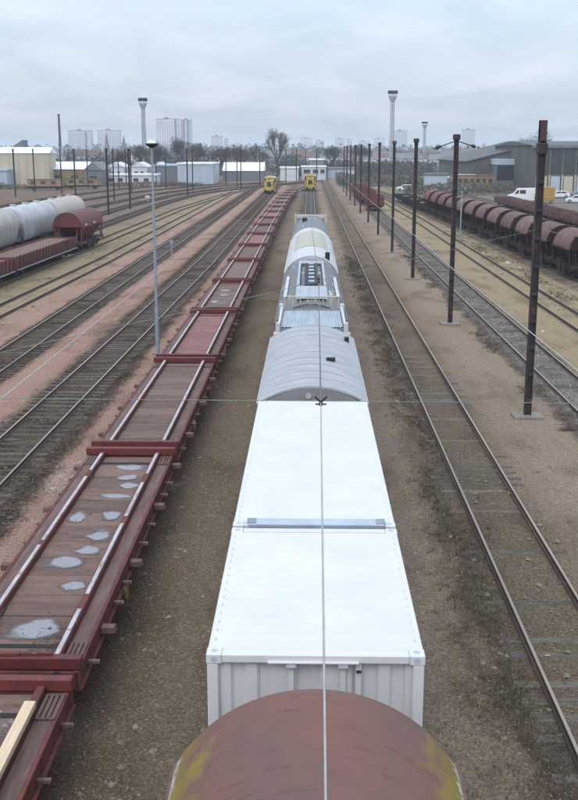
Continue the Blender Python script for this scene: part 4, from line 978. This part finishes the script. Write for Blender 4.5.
wire('span_wire', [(-16,16.85,5.74),(-5.2,16.85,5.7),(.2,16.85,5.685),(5.2,16.85,5.66),(14,16.85,5.7)], .007, M['wiregreen'], 'thin greenish cross wire over the far edge of the white container')
wire('span_wire', [(8.2,38,6.98),(-1.234,20.48,6.9),(-8,8,6.95)], .005, M['wiregreen'], 'thin cross wire running left from the first dark pole')
wire('span_wire', [(8.2,38,6.98),(14,38.4,5.9),(26,39,6.3)], .010, M['wiregreen'], 'cross wire running right from the first dark pole')
wire('span_wire', [(8.2,38,5.25),(2,52,4.4),(.3,58,4.8)], .006, M['wiregreen'], 'lower stay wire from the first dark pole towards the centre train')
ins = thing('wire_clamp', 'dark V-shaped wire clamp above the far edge of the white container', 'insulator', (.2,16.85,5.66))
MB().cyl((0,0,0),(-.10,.0,.1),.016,n=6).cyl((0,0,0),(.10,0,.1),.016,n=6).build('fork', M['under'], ins)
MB().cyl((0,-.02,-.05),(0,.02,.02),.03,n=8).box(-.09,.09,-.015,.015,-.04,-.02).build('clamp', M['under'], ins)
ins = thing('wire_clamp', 'small dark knob on the centre overhead wire above the hatch wagon', 'insulator', (.34,38,5.04))
MB().cyl((0,0,-.06),(0,0,.16),.05,.035,n=8).build('knob', M['under'], ins)
MB().cyl((0,0,.16),(.0,0,.3),.015,n=6).build('stem', M['under'], ins)

# lighting towers
def tower(label, x, y, h, w, dark):
    t = thing('lighting_tower', label, 'tower', (x,y,0), group='floodlight towers of the yard')
    m = MB()
    q = w*.2
    for sx in (-1,1):
        for sy in (-1,1): m.cyl((sx*q,sy*q,0),(sx*q*.8,sy*q*.8,h*.86),.14*w/3,n=5)
    z = 0; k = 0
    while z < h*.84:
        f = 1-.2*z/(h*.86); f2 = 1-.2*(z+q*1.6)/(h*.86)
        for sy in (-1,1):
            m.cyl((-q*f,sy*q*f,z),(q*f2,sy*q*f2,z+q*1.6),.07*w/3,n=4).cyl((-q*f2,sy*q*f2,z+q*1.6),(q*f2,sy*q*f2,z+q*1.6),.07*w/3,n=4)
            m.cyl((sy*q*f,q*f,z),(sy*q*f2,-q*f2,z+q*1.6),.07*w/3,n=4)
        z += q*1.6
    m.build('lattice_mast', M['towerm'], t, fix=False)
    bx(-q*.22,q*.22,-q*.22,q*.22,0,h*.88).build('core_duct', M['towerm'], t)
    MB().cyl((0,0,h*.86),(0,0,h*.92),w*.2,w*.42,n=12).cyl((0,0,h*.92),(0,0,h*.945),w*.44,n=12).build('platform', M['towerm'], t)
    for k in range(6):
        a = k*math.pi/3+.3
        x0, y0 = math.cos(a)*w*.38, math.sin(a)*w*.38
        o = bx(-w*.13,w*.13,-w*.1,w*.1,h*.96,h*1.0,c=.05).build('floodlight', M['under'], t, loc=(x0,y0,0), rz=a)
    return t
M['towerm'] = mat('tower_grey', (.40,.43,.46), (.33,.36,.39), rough=.6, scale=.4)
tower('tall lattice floodlight tower on the left skyline', -59.8, 385, 27.8, 3.2, 0)
tower('tallest lattice floodlight tower on the right skyline', 37, 486, 35.6, 4.4, 0)
tower('small distant floodlight tower on the right skyline', 63.3, 595, 24.9, 3.4, 0)

# ------------------------------------------------------------------ buildings
M['bcream'] = mat('cladding_cream', (.50,.45,.35), (.43,.385,.3), rough=.7, scale=.3, stretch=(3,1,.3), rand=.05)
M['bwhite'] = mat('render_white', (.62,.65,.68), (.5,.53,.57), rough=.75, scale=.4)
M['bblue'] = mat('cladding_pale_blue', (.42,.49,.55), (.36,.43,.5), rough=.6, scale=.3)
M['bgrey'] = mat('cladding_grey', (.17,.18,.19), (.13,.14,.15), rough=.7, scale=.25)
M['bgreen'] = mat('old_roof_grey_green', (.115,.12,.112), (.08,.085,.08), rough=.85, scale=.2, stretch=(1,1,.4))
M['bdark'] = mat('dark_opening', (.022,.025,.032), (.018,.02,.026), rough=.6)
M['rwhite'] = mat('roof_white_membrane', (.78,.8,.83), (.68,.7,.73), rough=.6, scale=.2)
M['byellow'] = mat('ochre_wall', (.29,.21,.11), (.19,.135,.08), rough=.75, scale=.5)
M['tileroof'] = mat('tile_roof', (.16,.10,.08), (.12,.085,.075), rough=.85, scale=.5, rand=.3)
M['aptwall'] = mat('apartment_wall', (.60,.62,.65), (.5,.52,.55), rough=.8, scale=.05, rand=.1)
M['window'] = mat('window_dark', (.055,.06,.066), (.04,.045,.05), rough=.3)
M['aptwin'] = mat('apartment_window_pale', (.30,.325,.35), (.2,.22,.245), rough=.4, scale=.3)
def building(name, label, x0, x1, y0, y1, h, wallm, roofm, roof='flat', rh=1.5, cat='building', group=None, panels=None, seams=0, doors=(), windows=(), ridge='y'):
    t = thing(name, label, cat, ((x0+x1)/2,y0,0), group=group); w = (x1-x0)/2; d = y1-y0
    bx(-w,w,0,d,0,h).build('wall', wallm, t)
    o = .25
    if roof == 'flat': bx(-w-o,w+o,-o,d+o,h+.004,h+.5,c=.05).build('roof', roofm, t)
    elif ridge == 'y':
        MB().prism([(-w-o,h+.004),(w+o,h+.004),(0,h+rh)],'y',-o,d+o).build('roof', roofm, t)
    else:
        MB().prism([(-o,h+.004),(d+o,h+.004),(d/2,h+rh)],'x',-w-o,w+o).build('roof', roofm, t)
    for k in range(seams):
        x = -w+(k+.5)*2*w/seams; bx(x-.12,x+.12,-.1,-.003,.1,h-.05).build('cladding_rib', wallm, t)
    for (a,b,c,dd,mm) in doors: bx(a,b,-.16,-.004,c,dd).build('door', mm, t)
    for (a,b,c,dd) in windows:
        f = bx(a,b,-.1,-.004,c,dd).build('window', M['window'], t)
        bx(a-.1,b+.1,-.18,-.004,c-.16,c-.004).build('sill', M['bwhite'], f)
    return t
building('warehouse', 'cream clad warehouse with white low roof at the far left', -104, -70.3, 286, 294, 8.9, M['bcream'], M['rwhite'], 'gable', 1.6, ridge='x', seams=14, doors=[(4.5,7.5,0,4.5,M['bblue']),(-2,1,0,4.5,M['bblue'])])
bl = building('lean_to', 'pale blue lean-to against the cream warehouse', -104, -80.5, 281, 285.8, 4.3, M['bblue'], M['bblue'], seams=10)
building('shed', 'white-roofed ochre shed beside the cream warehouse', -71.5, -61.8, 291, 306, 4.6, M['byellow'], M['rwhite'], 'gable', 2.0, ridge='x', windows=[(-3.5,-1.5,1.6,3),(1,3,1.6,3)])
building('shed', 'grey gable shed at the right end of the white-roofed shed', -61.7, -57.0, 290, 305, 4.4, M['bgrey'], M['bgrey'], 'gable', 2.2, doors=[(-1,1,0,2.8,M['bdark'])])
for k, (a,b) in enumerate([(-63.6,-58.2),(-56.2,-50.9),(-49.4,-45.4)]):
    building('gabled_house', ['first white gabled house from the left behind the poles','white gabled house in the middle of three','white gabled house right of the lamp post head'][k], a, b, 332, 344, 4.6, M['bwhite'], M['bwhite'], 'gable', 1.5,
             group='small white gabled houses', windows=[(-1.4,-.3,1.4,3.2),(.5,1.5,1.4,3.2)], cat='house')
building('low_hall', 'long low white hall in front of the gabled houses', -58.5, -43.5, 300, 308, 2.7, M['bwhite'], M['rwhite'], windows=[(-6,-4.6,1,2),(-3.4,-2,1,2),(1,2.4,1,2),(4,5.4,1,2)])
building('hall', 'pale blue hall left of the long white hall', -39, -28.6, 313, 335, 5.6, M['bblue'], M['rwhite'], seams=4)
building('hall', 'glassy grey hall behind the poles left of the pale blue hall', -47, -39.4, 322, 340, 5.0, M['bgrey'], M['bblue'], seams=6)
building('hall', 'long white-roofed hall behind the left tracks', -27.6, -14.8, 338, 352, 3.3, M['bgrey'], M['rwhite'], 'gable', 2.6, ridge='x', seams=6)
building('hut', 'white building with dark windows behind the centre locomotive', -2.8, 5.4, 356, 366, 4.1, M['bwhite'], M['rwhite'], windows=[(-3.4,-1.2,2.2,3.4),(-.3,1.5,2.2,3.4),(2.2,3.6,2.2,3.4)])
building('hut', 'upper white cabin above the white building', -.2, 4.8, 367, 373, 6.4, M['bgrey'], M['rwhite'])
building('hut', 'pale low shed behind the left locomotive', -9.6, -3.8, 345, 356, 3.9, M['bwhite'], M['rwhite'])
building('hall', 'low grey-blue hall right of the centre tracks', 6.5, 16, 372, 388, 3.2, M['bblue'], M['bgrey'])
# depot on the right
dp = thing('depot_shed', 'large grey depot shed with long glazed front on the right', 'building', (75,240,0))
bx(-25,28,0,50,0,10.8).build('wall', M['bgreen'], dp)
MB().prism([(0-.5,10.804),(50,10.804),(25,11.9)],'x',-25.4,28.4).build('roof', M['bgreen'], dp)
bx(-25.4,28.4,-.6,-.003,10.2,10.8).build('gutter', M['bgrey'], dp)
for k in range(18):
    x = -24+k*2.9
    bx(x+.2,x+2.4,-.14,-.004,4.6,9.8,c=.02).build('window_strip', M['window'], dp)
    bx(x-.28,x+.02,-.4,-.004,0,4.3,c=.03).build('pilaster', M['bcream'], dp); bx(x-.22,x-.04,-.3,-.004,4.35,10.0,c=.03).build('mullion', M['bgrey'], dp)
    bx(x+.25,x+2.3,-.1,-.004,.2,4.0,c=.02).build('door_panel', M['bblue'] if k % 2 else M['bcream'], dp)
d2 = thing('depot_hall', 'older grey-green hall with sloping roof left of the depot shed', 'building', (56,268,0))
MB().prism([(-16.5,0),(12,0),(12,11.9),(4,11.9),(-16.5,6.9)],'y',0,60).build('wall', M['bgreen'], d2)
MB().add([(-17,-.5,6.8),(4,-.5,12.1),(4,60.5,12.1),(-17,60.5,6.8),(-17,-.5,7.05),(4,-.5,12.35),(4,60.5,12.35),(-17,60.5,7.05)],[(0,1,2,3),(4,5,6,7),(0,1,5,4),(1,2,6,5),(2,3,7,6),(3,0,4,7)]).build('roof', M['bgreen'], d2)
bx(-10.5,-5,-6,-.003,0,6.2).build('annex', M['bgrey'], d2)
bx(-10.7,-4.8,-6.2,-.002,6.21,7.6,c=.05).build('annex_roof', M['bblue'], d2)
bx(-10.1,-5.4,-6.15,-6.004,2.6,6.0).build('dark_opening', M['bdark'], d2)
bx(-11.5,-10.4,-.15,-.004,6.2,7.6).build('brick_vent', M['tileroof'], d2)
tr = thing('railcar', 'yellow and brown railcar in front of the older hall', 'railcar', (39.5,258,0))
bx(-5.5,5.5,0,2.8,.6,3.5,c=.1).build('body', M['byellow'], tr)
for k in range(7): bx(-5+k*1.45,-4.1+k*1.45,-.05,-.003,2.0,3.0).build('window', M['window'], tr)
bx(-5.5,5.5,.1,2.7,3.504,3.9,c=.1).build('roof', M['tileroof'], tr)
for k in range(4): place(WHEEL, 'wheel', tr, (-4+k*2.6,.3,.5), math.pi/2)

# vehicles
M['carwhite'] = mat('car_white', (.75,.77,.8), (.7,.72,.75), rough=.25, spec=.5)
M['carorange'] = mat('truck_orange', (.40,.24,.06), (.32,.19,.05), rough=.35)
M['cargrey'] = mat('car_grey', (.22,.24,.27), (.2,.22,.25), rough=.25)
M['carblue'] = mat('car_blue', (.10,.17,.30), (.09,.15,.27), rough=.25)
M['carsilver'] = mat('car_silver', (.5,.52,.55), (.45,.47,.5), rough=.25)
TYRE = MB().cyl((0,-.11,0),(0,.11,0),.34,n=18).mesh('tyre', M['black'])
RIM = MB().cyl((0,-.12,0),(0,.12,0),.2,n=14).mesh('rim', M['galv'])
def vehicle(name, label, cat, x, y, rz, prof, wid, bodym, wins, wheels, group=None, lights=None):
    t = thing(name, label, cat, (x,y,0), rz, group=group); hw = wid/2
    b = MB().prism(prof,'y',-hw,hw); o = b.build('body', bodym, t)
    bv = o.modifiers.new('bevel','BEVEL'); bv.width = .06; bv.segments = 2
    for w in wins:
        for s in (-1,1):
            MB().prism(w,'y',*sorted((s*(hw+.002),s*(hw+.014)))).build('side_window', M['window'], t)
    for xw in wheels:
        for s in (-1,1):
            q = place(TYRE, 'wheel', t, (xw,s*(hw-.1),.34)); place(RIM, 'rim', q)
    return t
VANP = [(-2.9,.35),(2.75,.35),(2.9,.8),(2.85,1.25),(2.0,1.55),(1.35,2.45),(-2.8,2.55),(-2.9,2.3)]
VW = [[(1.15,1.55),(1.8,1.5),(1.3,2.2),(1.1,2.25)],[(.0,1.55),(.95,1.55),(.95,2.2),(.0,2.2)]]
vehicle('van', 'white van parked beside the orange truck behind the brown hoppers', 'van', 41.2, 203, R(170), [(p*1.18,q*1.08) for p,q in VANP], 2.0, M['carwhite'], [[(p*1.18,q*1.08) for p,q in w] for w in VW], (-1.9,1.9))
tk = vehicle('truck', 'orange box truck behind the first dark pole', 'truck', 44.3, 199, R(172), [(-2.1,.5),(3,.5),(3.05,1.3),(2.7,2.5),(1.5,2.6),(1.45,.9),(-2.1,.9)], 2.2, M['carorange'], [[(1.7,1.6),(2.7,1.55),(2.55,2.3),(1.7,2.35)]], (-1.3,2.1))
bx(-2.0,1.35,-1.15,1.15,.91,3.2,c=.04).build('cargo_box', M['carorange'], tk)
tk.scale = (.72,.85,.95)
CARP = [(-2.1,.3),(2.1,.3),(2.15,.65),(2.0,.85),(1.1,.98),(.4,1.45),(-1.2,1.48),(-1.95,1.05),(-2.15,.9)]
CW = [[(.95,1.0),(.38,1.36),(-.25,1.38),(-.25,1.0)],[(-.35,1.0),(-.35,1.38),(-1.1,1.38),(-1.6,1.02)]]
cars = [(50.5,201,168,'carwhite','white car right of the orange truck'),(55,203,172,'cargrey','grey car behind the brown low wagons at the right edge'),(53,196,10,'carsilver','silver car parked nearest the right edge'),(58.5,207,175,'carblue','blue car at the right edge in front of the depot'),
        (47,219,172,'carsilver','silver car parked in front of the depot front'),(52,222,172,'carwhite','white car in front of the depot doors'),(57,223,8,'cargrey','dark grey car in front of the depot doors'),(62,224,172,'carwhite','white car at the far right before the depot'),
        (35.5,255,170,'carwhite','white car beside the fence left of the older hall'),(23.5,262,175,'carwhite','white van-like car beside the far right tracks')]
for (x,y,a,mm,lab) in cars: vehicle('parked_car', lab, 'car', x, y, R(a), CARP, 1.75, M[mm], CW, (-1.35,1.35), group='cars parked by the depot')
building('container_hut', 'grey-blue site container beyond the red hoppers', 29.0, 34.5, 268, 271, 3.6, M['bblue'], M['bgrey'])
building('container_hut', 'salmon coloured site hut beside the white car', 36.5, 40.5, 262, 265, 3.4, mat('salmon_wall',(.5,.32,.24),(.42,.27,.2),scale=.4), M['bwhite'])
building('container_hut', 'small white cabin between the site huts', 34.0, 36.2, 259, 262, 3.0, M['bwhite'], M['bwhite'])
# yellow works wagons on the far left
for k, (x,y) in enumerate([(-65.5,262),(-57.8,270)]):
    t = thing('works_wagon', ['ochre works wagon in front of the cream warehouse','ochre works wagon in front of the white-roofed shed'][k], 'wagon', (x,y,0), group='ochre works wagons')
    bx(-4.2,4.2,-1.3,1.3,1.0,2.6,c=.04).build('body', M['byellow'], t); bx(-4.3,4.3,-1.35,1.35,2.604,2.8,c=.04).build('roof', M['tileroof'], t)
    for q in range(3): bx(-3.4+q*2.5,-2.2+q*2.5,-1.34,-1.303,1.6,2.3).build('window', M['window'], t)
    bx(-4.3,4.3,-1.2,1.2,.6,1.0).build('frame', M['under'], t)
    for xx in (-3,3):
        for s in (-1,1): place(WHEEL, 'wheel', t, (xx,s*.755,.67), math.pi/2)

# apartment blocks on the skyline
def block(label, x0, x1, y, h, depth=14, split=None, wm_=None):
    t = thing('apartment_block', label, 'apartment block', ((x0+x1)/2,y,0), group='apartment blocks on the skyline'); w = (x1-x0)/2
    bx(-w,w,0,depth,0,h).build('wall', wm_ or M['aptwall'], t)
    bx(-w-.2,w+.2,-.2,depth+.2,h+.004,h+.7).build('roof', M['bgrey'], t)
    m = MB(); fl = int(h/2.9); n = max(3,int(2*w/3.2))
    for f in range(fl):
        for k in range(n):
            x = -w+(k+.5)*2*w/n; m.box(x-.75,x+.75,-.12,-.004,f*2.9+.9,f*2.9+2.3)
    stuff(m.build('windows', M['aptwin'], t, fix=False))
    for s in (split or []):
        bx(s*w-.9,s*w+.9,-.9,-.13,0,h-.3).build('stair_shaft', M['bgrey'], t)
    bx(-w*.3,w*.1,depth*.3,depth*.6,h+.71,h+2.6).build('roof_hut', M['bgrey'], t)
    return t
block('left of the two pale apartment blocks at the upper left', -357.0, -322.9, 1575, 37.1,split=[.55])
block('right of the two pale apartment blocks at the upper left', -315.0, -281.8, 1583, 37.5)
block('widest pale apartment block right of the left floodlight tower', -213.5, -182.9, 1487, 51.3,split=[.75])
block('narrow pale apartment block joined to the widest one', -181.1, -166.2, 1498, 50.4,split=[-.4,.4])
block('pale apartment block beside the right floodlight tower', 122.5, 142.6, 1575, 36.4)
block('pale grey apartment block behind the older depot hall', 224.0, 241.5, 1575, 38.2)
block('far pale block left of the big bare tree', -166,-148,1800,32); block('far thin block left of the big bare tree', -145,-139,1810,27)
for k,(a,b,hh) in enumerate([(2,24,30),(30,46,26),(66,84,30),(88,98,28),(110,132,25),(140,160,30),(170,186,27)]):
    block('faint far apartment block, %s right of the big bare tree' % ORD[k+1], a-20, b-20, 1950+k*13, hh)

# spires
for k,(x,h_) in enumerate([(-160,19),(-146.5,17)]):
    t = thing('spire', ['taller grey spire right of the pale blocks','smaller grey spire right of the pale blocks'][k], 'spire', (x,840,0))
    bx(-2,2,-2,2,0,9).build('base', M['bgrey'], t); MB().cyl((0,0,9),(0,0,h_+4),2.6,.1,n=8).build('steeple', M['bgrey'], t)
t = thing('roof_gable', 'dark triangular gable above the warehouse roof', 'building', (-116,420,0))
MB().prism([(-3,0),(3,0),(2.6,13.6),(-2.2,10.5)],'y',0,8).build('wall', M['bgrey'], t)

# far houses along the skyline
def house(mm, rm):
    t = thing('far_house', 'small pale house on the hazy skyline', 'house', group='houses on the skyline')
    bx(-5,5,0,8,0,5).build('wall', mm, t); MB().prism([(-.4,5.004),(8.4,5.004),(4,8)],'x',-5.4,5.4).build('roof', rm, t); 
    for x in (-3,0,3): bx(x-.6,x+.6,-.1,-.004,2.4,3.9).build('window', M['window'], t)
    return t
ha = house(M['aptwall'], M['tileroof']); hb = house(M['bwhite'], M['bgrey'])
ha.location = (-40,520,0); hb.location = (30,560,0)
random.seed(5)
hl_ = 'small pale house on the hazy skyline'
for k in range(70):
    y = random.choice((520,600,700,820,980,1150)) + random.uniform(-40,40); x = random.uniform(-.30,.30)*y
    o = copy_tree(ha if k % 2 else hb, (x,y,random.uniform(0,1)), random.uniform(-.5,.5), hl_)
    o.scale = (1,1,random.uniform(.85,1.25))*1
    s = random.uniform(.9,1.6); o.scale = (s,1,random.uniform(.9,1.3))

# ------------------------------------------------------------------ trees
M['bark'] = mat('bark_winter', (.115,.10,.092), (.08,.07,.066), rough=.9, scale=1)
M['foliage'] = mat('winter_foliage', (.10,.10,.092), (.06,.062,.058), rough=.9, scale=.12, lo=.3, hi=.7)
M['scrub'] = mat('scrub_grey', (.135,.125,.10), (.08,.075,.06), rough=.95, scale=.25)
def bare_tree(label, x, y, h, spread, seed, levels=7, wide=1.0):
    random.seed(seed); tr_ = MB(); tw = MB()
    def grow(p, d, l, r, lev):
        q = p + d*l
        (tr_ if lev < 2 else tw).cyl(p, q, r, r*.68, n=5 if lev < 3 else 3, caps=False)
        if lev >= levels: return
        n = 3 if lev < 4 else 2
        for k in range(n + (1 if random.random() < .5 else 0)):
            v = Vector((random.gauss(0,1),random.gauss(0,1),random.gauss(0,.6))).normalized()
            nd = (d + v*spread*(.6+.1*lev) + Vector((0,0,.12))).normalized()
            grow(p + d*l*random.uniform(.65,1), nd, l*random.uniform(.62,.85), max(r*.6, .02), lev+1)
    t = thing('bare_tree', label, 'tree', (x,y,0), group='bare winter trees')
    grow(Vector((0,0,0)), Vector((0,0,1)), h*.24, h*.022, 0)
    top = max(p[2] for p in tw.v); f = h/top
    for b_ in (tr_, tw): b_.v = [(p[0]*f*wide,p[1]*f*wide,p[2]*f) for p in b_.v]
    tr_.build('trunk', M['bark'], t, fix=False); tw.build('crown', M['bark'], t, fix=False)
bare_tree('big bare tree on the skyline above the left locomotive', -11.6, 381, 18, .8, 3, 7, .62)
bare_tree('bare tree below the left floodlight tower', -54, 372, 13, .9, 4)
bare_tree('bare tree right of the left floodlight tower', -45, 376, 15, .9, 5)
bare_tree('bare tree left of the pale blue hall', -38, 352, 12.5, .9, 6)
bare_tree('bare tree behind the pale blue hall', -31, 360, 11.5, .9, 8)
bare_tree('bare tree behind the long white hall', -24, 372, 12.5, .9, 9)
bare_tree('bare tree behind the poles right of the long white hall', -18, 365, 12, .9, 10)
bare_tree('round bare tree behind the older depot hall', 74, 360, 17, .95, 11, 7)
bare_tree('bare tree behind the upper white cabin', 8, 395, 12, .9, 12)
bare_tree('bare tree behind the grey gable shed', -66, 368, 11, .9, 13)
bare_tree('bare tree behind the second gabled house', -60, 380, 12, .9, 14)
bare_tree('bare tree right of the centre locomotive', 18, 400, 12.5, .9, 15)
def wood(label, x0, x1, y, depth, h, n, m, size, seed, base=0):
    random.seed(seed); mb = MB()
    from mathutils import noise as mn
    k = 0
    while k < n:
        x = random.uniform(x0,x1); yy = y+random.uniform(0,depth); top = h*(.62+.55*mn.noise((x*.06,yy*.03,seed))+.25*mn.noise((x*.25,yy*.2,seed+5)))
        if top <= .3: k += 1; continue
        z = base+top*random.random()**.7
        s = size*random.uniform(.5,1.2)
        a, b, c = (Vector((random.gauss(0,1),random.gauss(0,1),random.gauss(0,1))).normalized()*s for _ in range(3))
        p = Vector((x,yy,z)); mb.add([p+a,p+b,p+c],[(0,1,2)]); k += 1
    o = stuff(mb.build('distant_wood', m, fix=False)); o['label'] = label; o['category'] = 'wood'; return o
wood('dark tree belt behind the left halls', -150, -5, 400, 50, 9.5, 26000, M['foliage'], .55, 41)
wood('dark tree belt beyond the centre tracks', -12, 50, 400, 50, 8.5, 18000, M['foliage'], .55, 42)
wood('hazy tree belt on the left skyline', -330, 0, 700, 80, 12, 9000, M['foliage'], 1.8, 43)
wood('hazy tree belt on the right skyline', 0, 330, 700, 80, 12, 9000, M['foliage'], 1.8, 44)
wood('faint far wood along the whole horizon', -800, 800, 1500, 200, 19, 15000, M['foliage'], 4.5, 45)
wood('grey scrub between the far right tracks and the older hall', 22, 52, 232, 22, 2.6, 5000, M['scrub'], .35, 46)
wood('brown scrub bank beyond the right tracks', 8, 34, 285, 60, 3.0, 6000, M['scrub'], .5, 47)
wood('brown scrub in front of the gabled houses', -64, -30, 288, 8, 1.5, 2500, M['scrub'], .35, 48)
wood('grey scrub behind the far left tracks', -90, -62, 268, 12, 1.6, 2500, M['scrub'], .35, 49)

# ------------------------------------------------------------------ haze
hz = bpy.data.materials.new('haze_air'); hz.use_nodes = True; n = hz.node_tree.nodes; n.clear()
ho = n.new('ShaderNodeOutputMaterial'); pv = n.new('ShaderNodeVolumePrincipled')
pv.inputs['Color'].default_value = (.80,.89,1,1); pv.inputs['Density'].default_value = .00028; pv.inputs['Anisotropy'].default_value = 0
hz.node_tree.links.new(pv.outputs[0], ho.inputs['Volume'])
hb_ = bx(-2990,2990,-240,4890,-1,44).build('haze', hz); stuff(hb_)
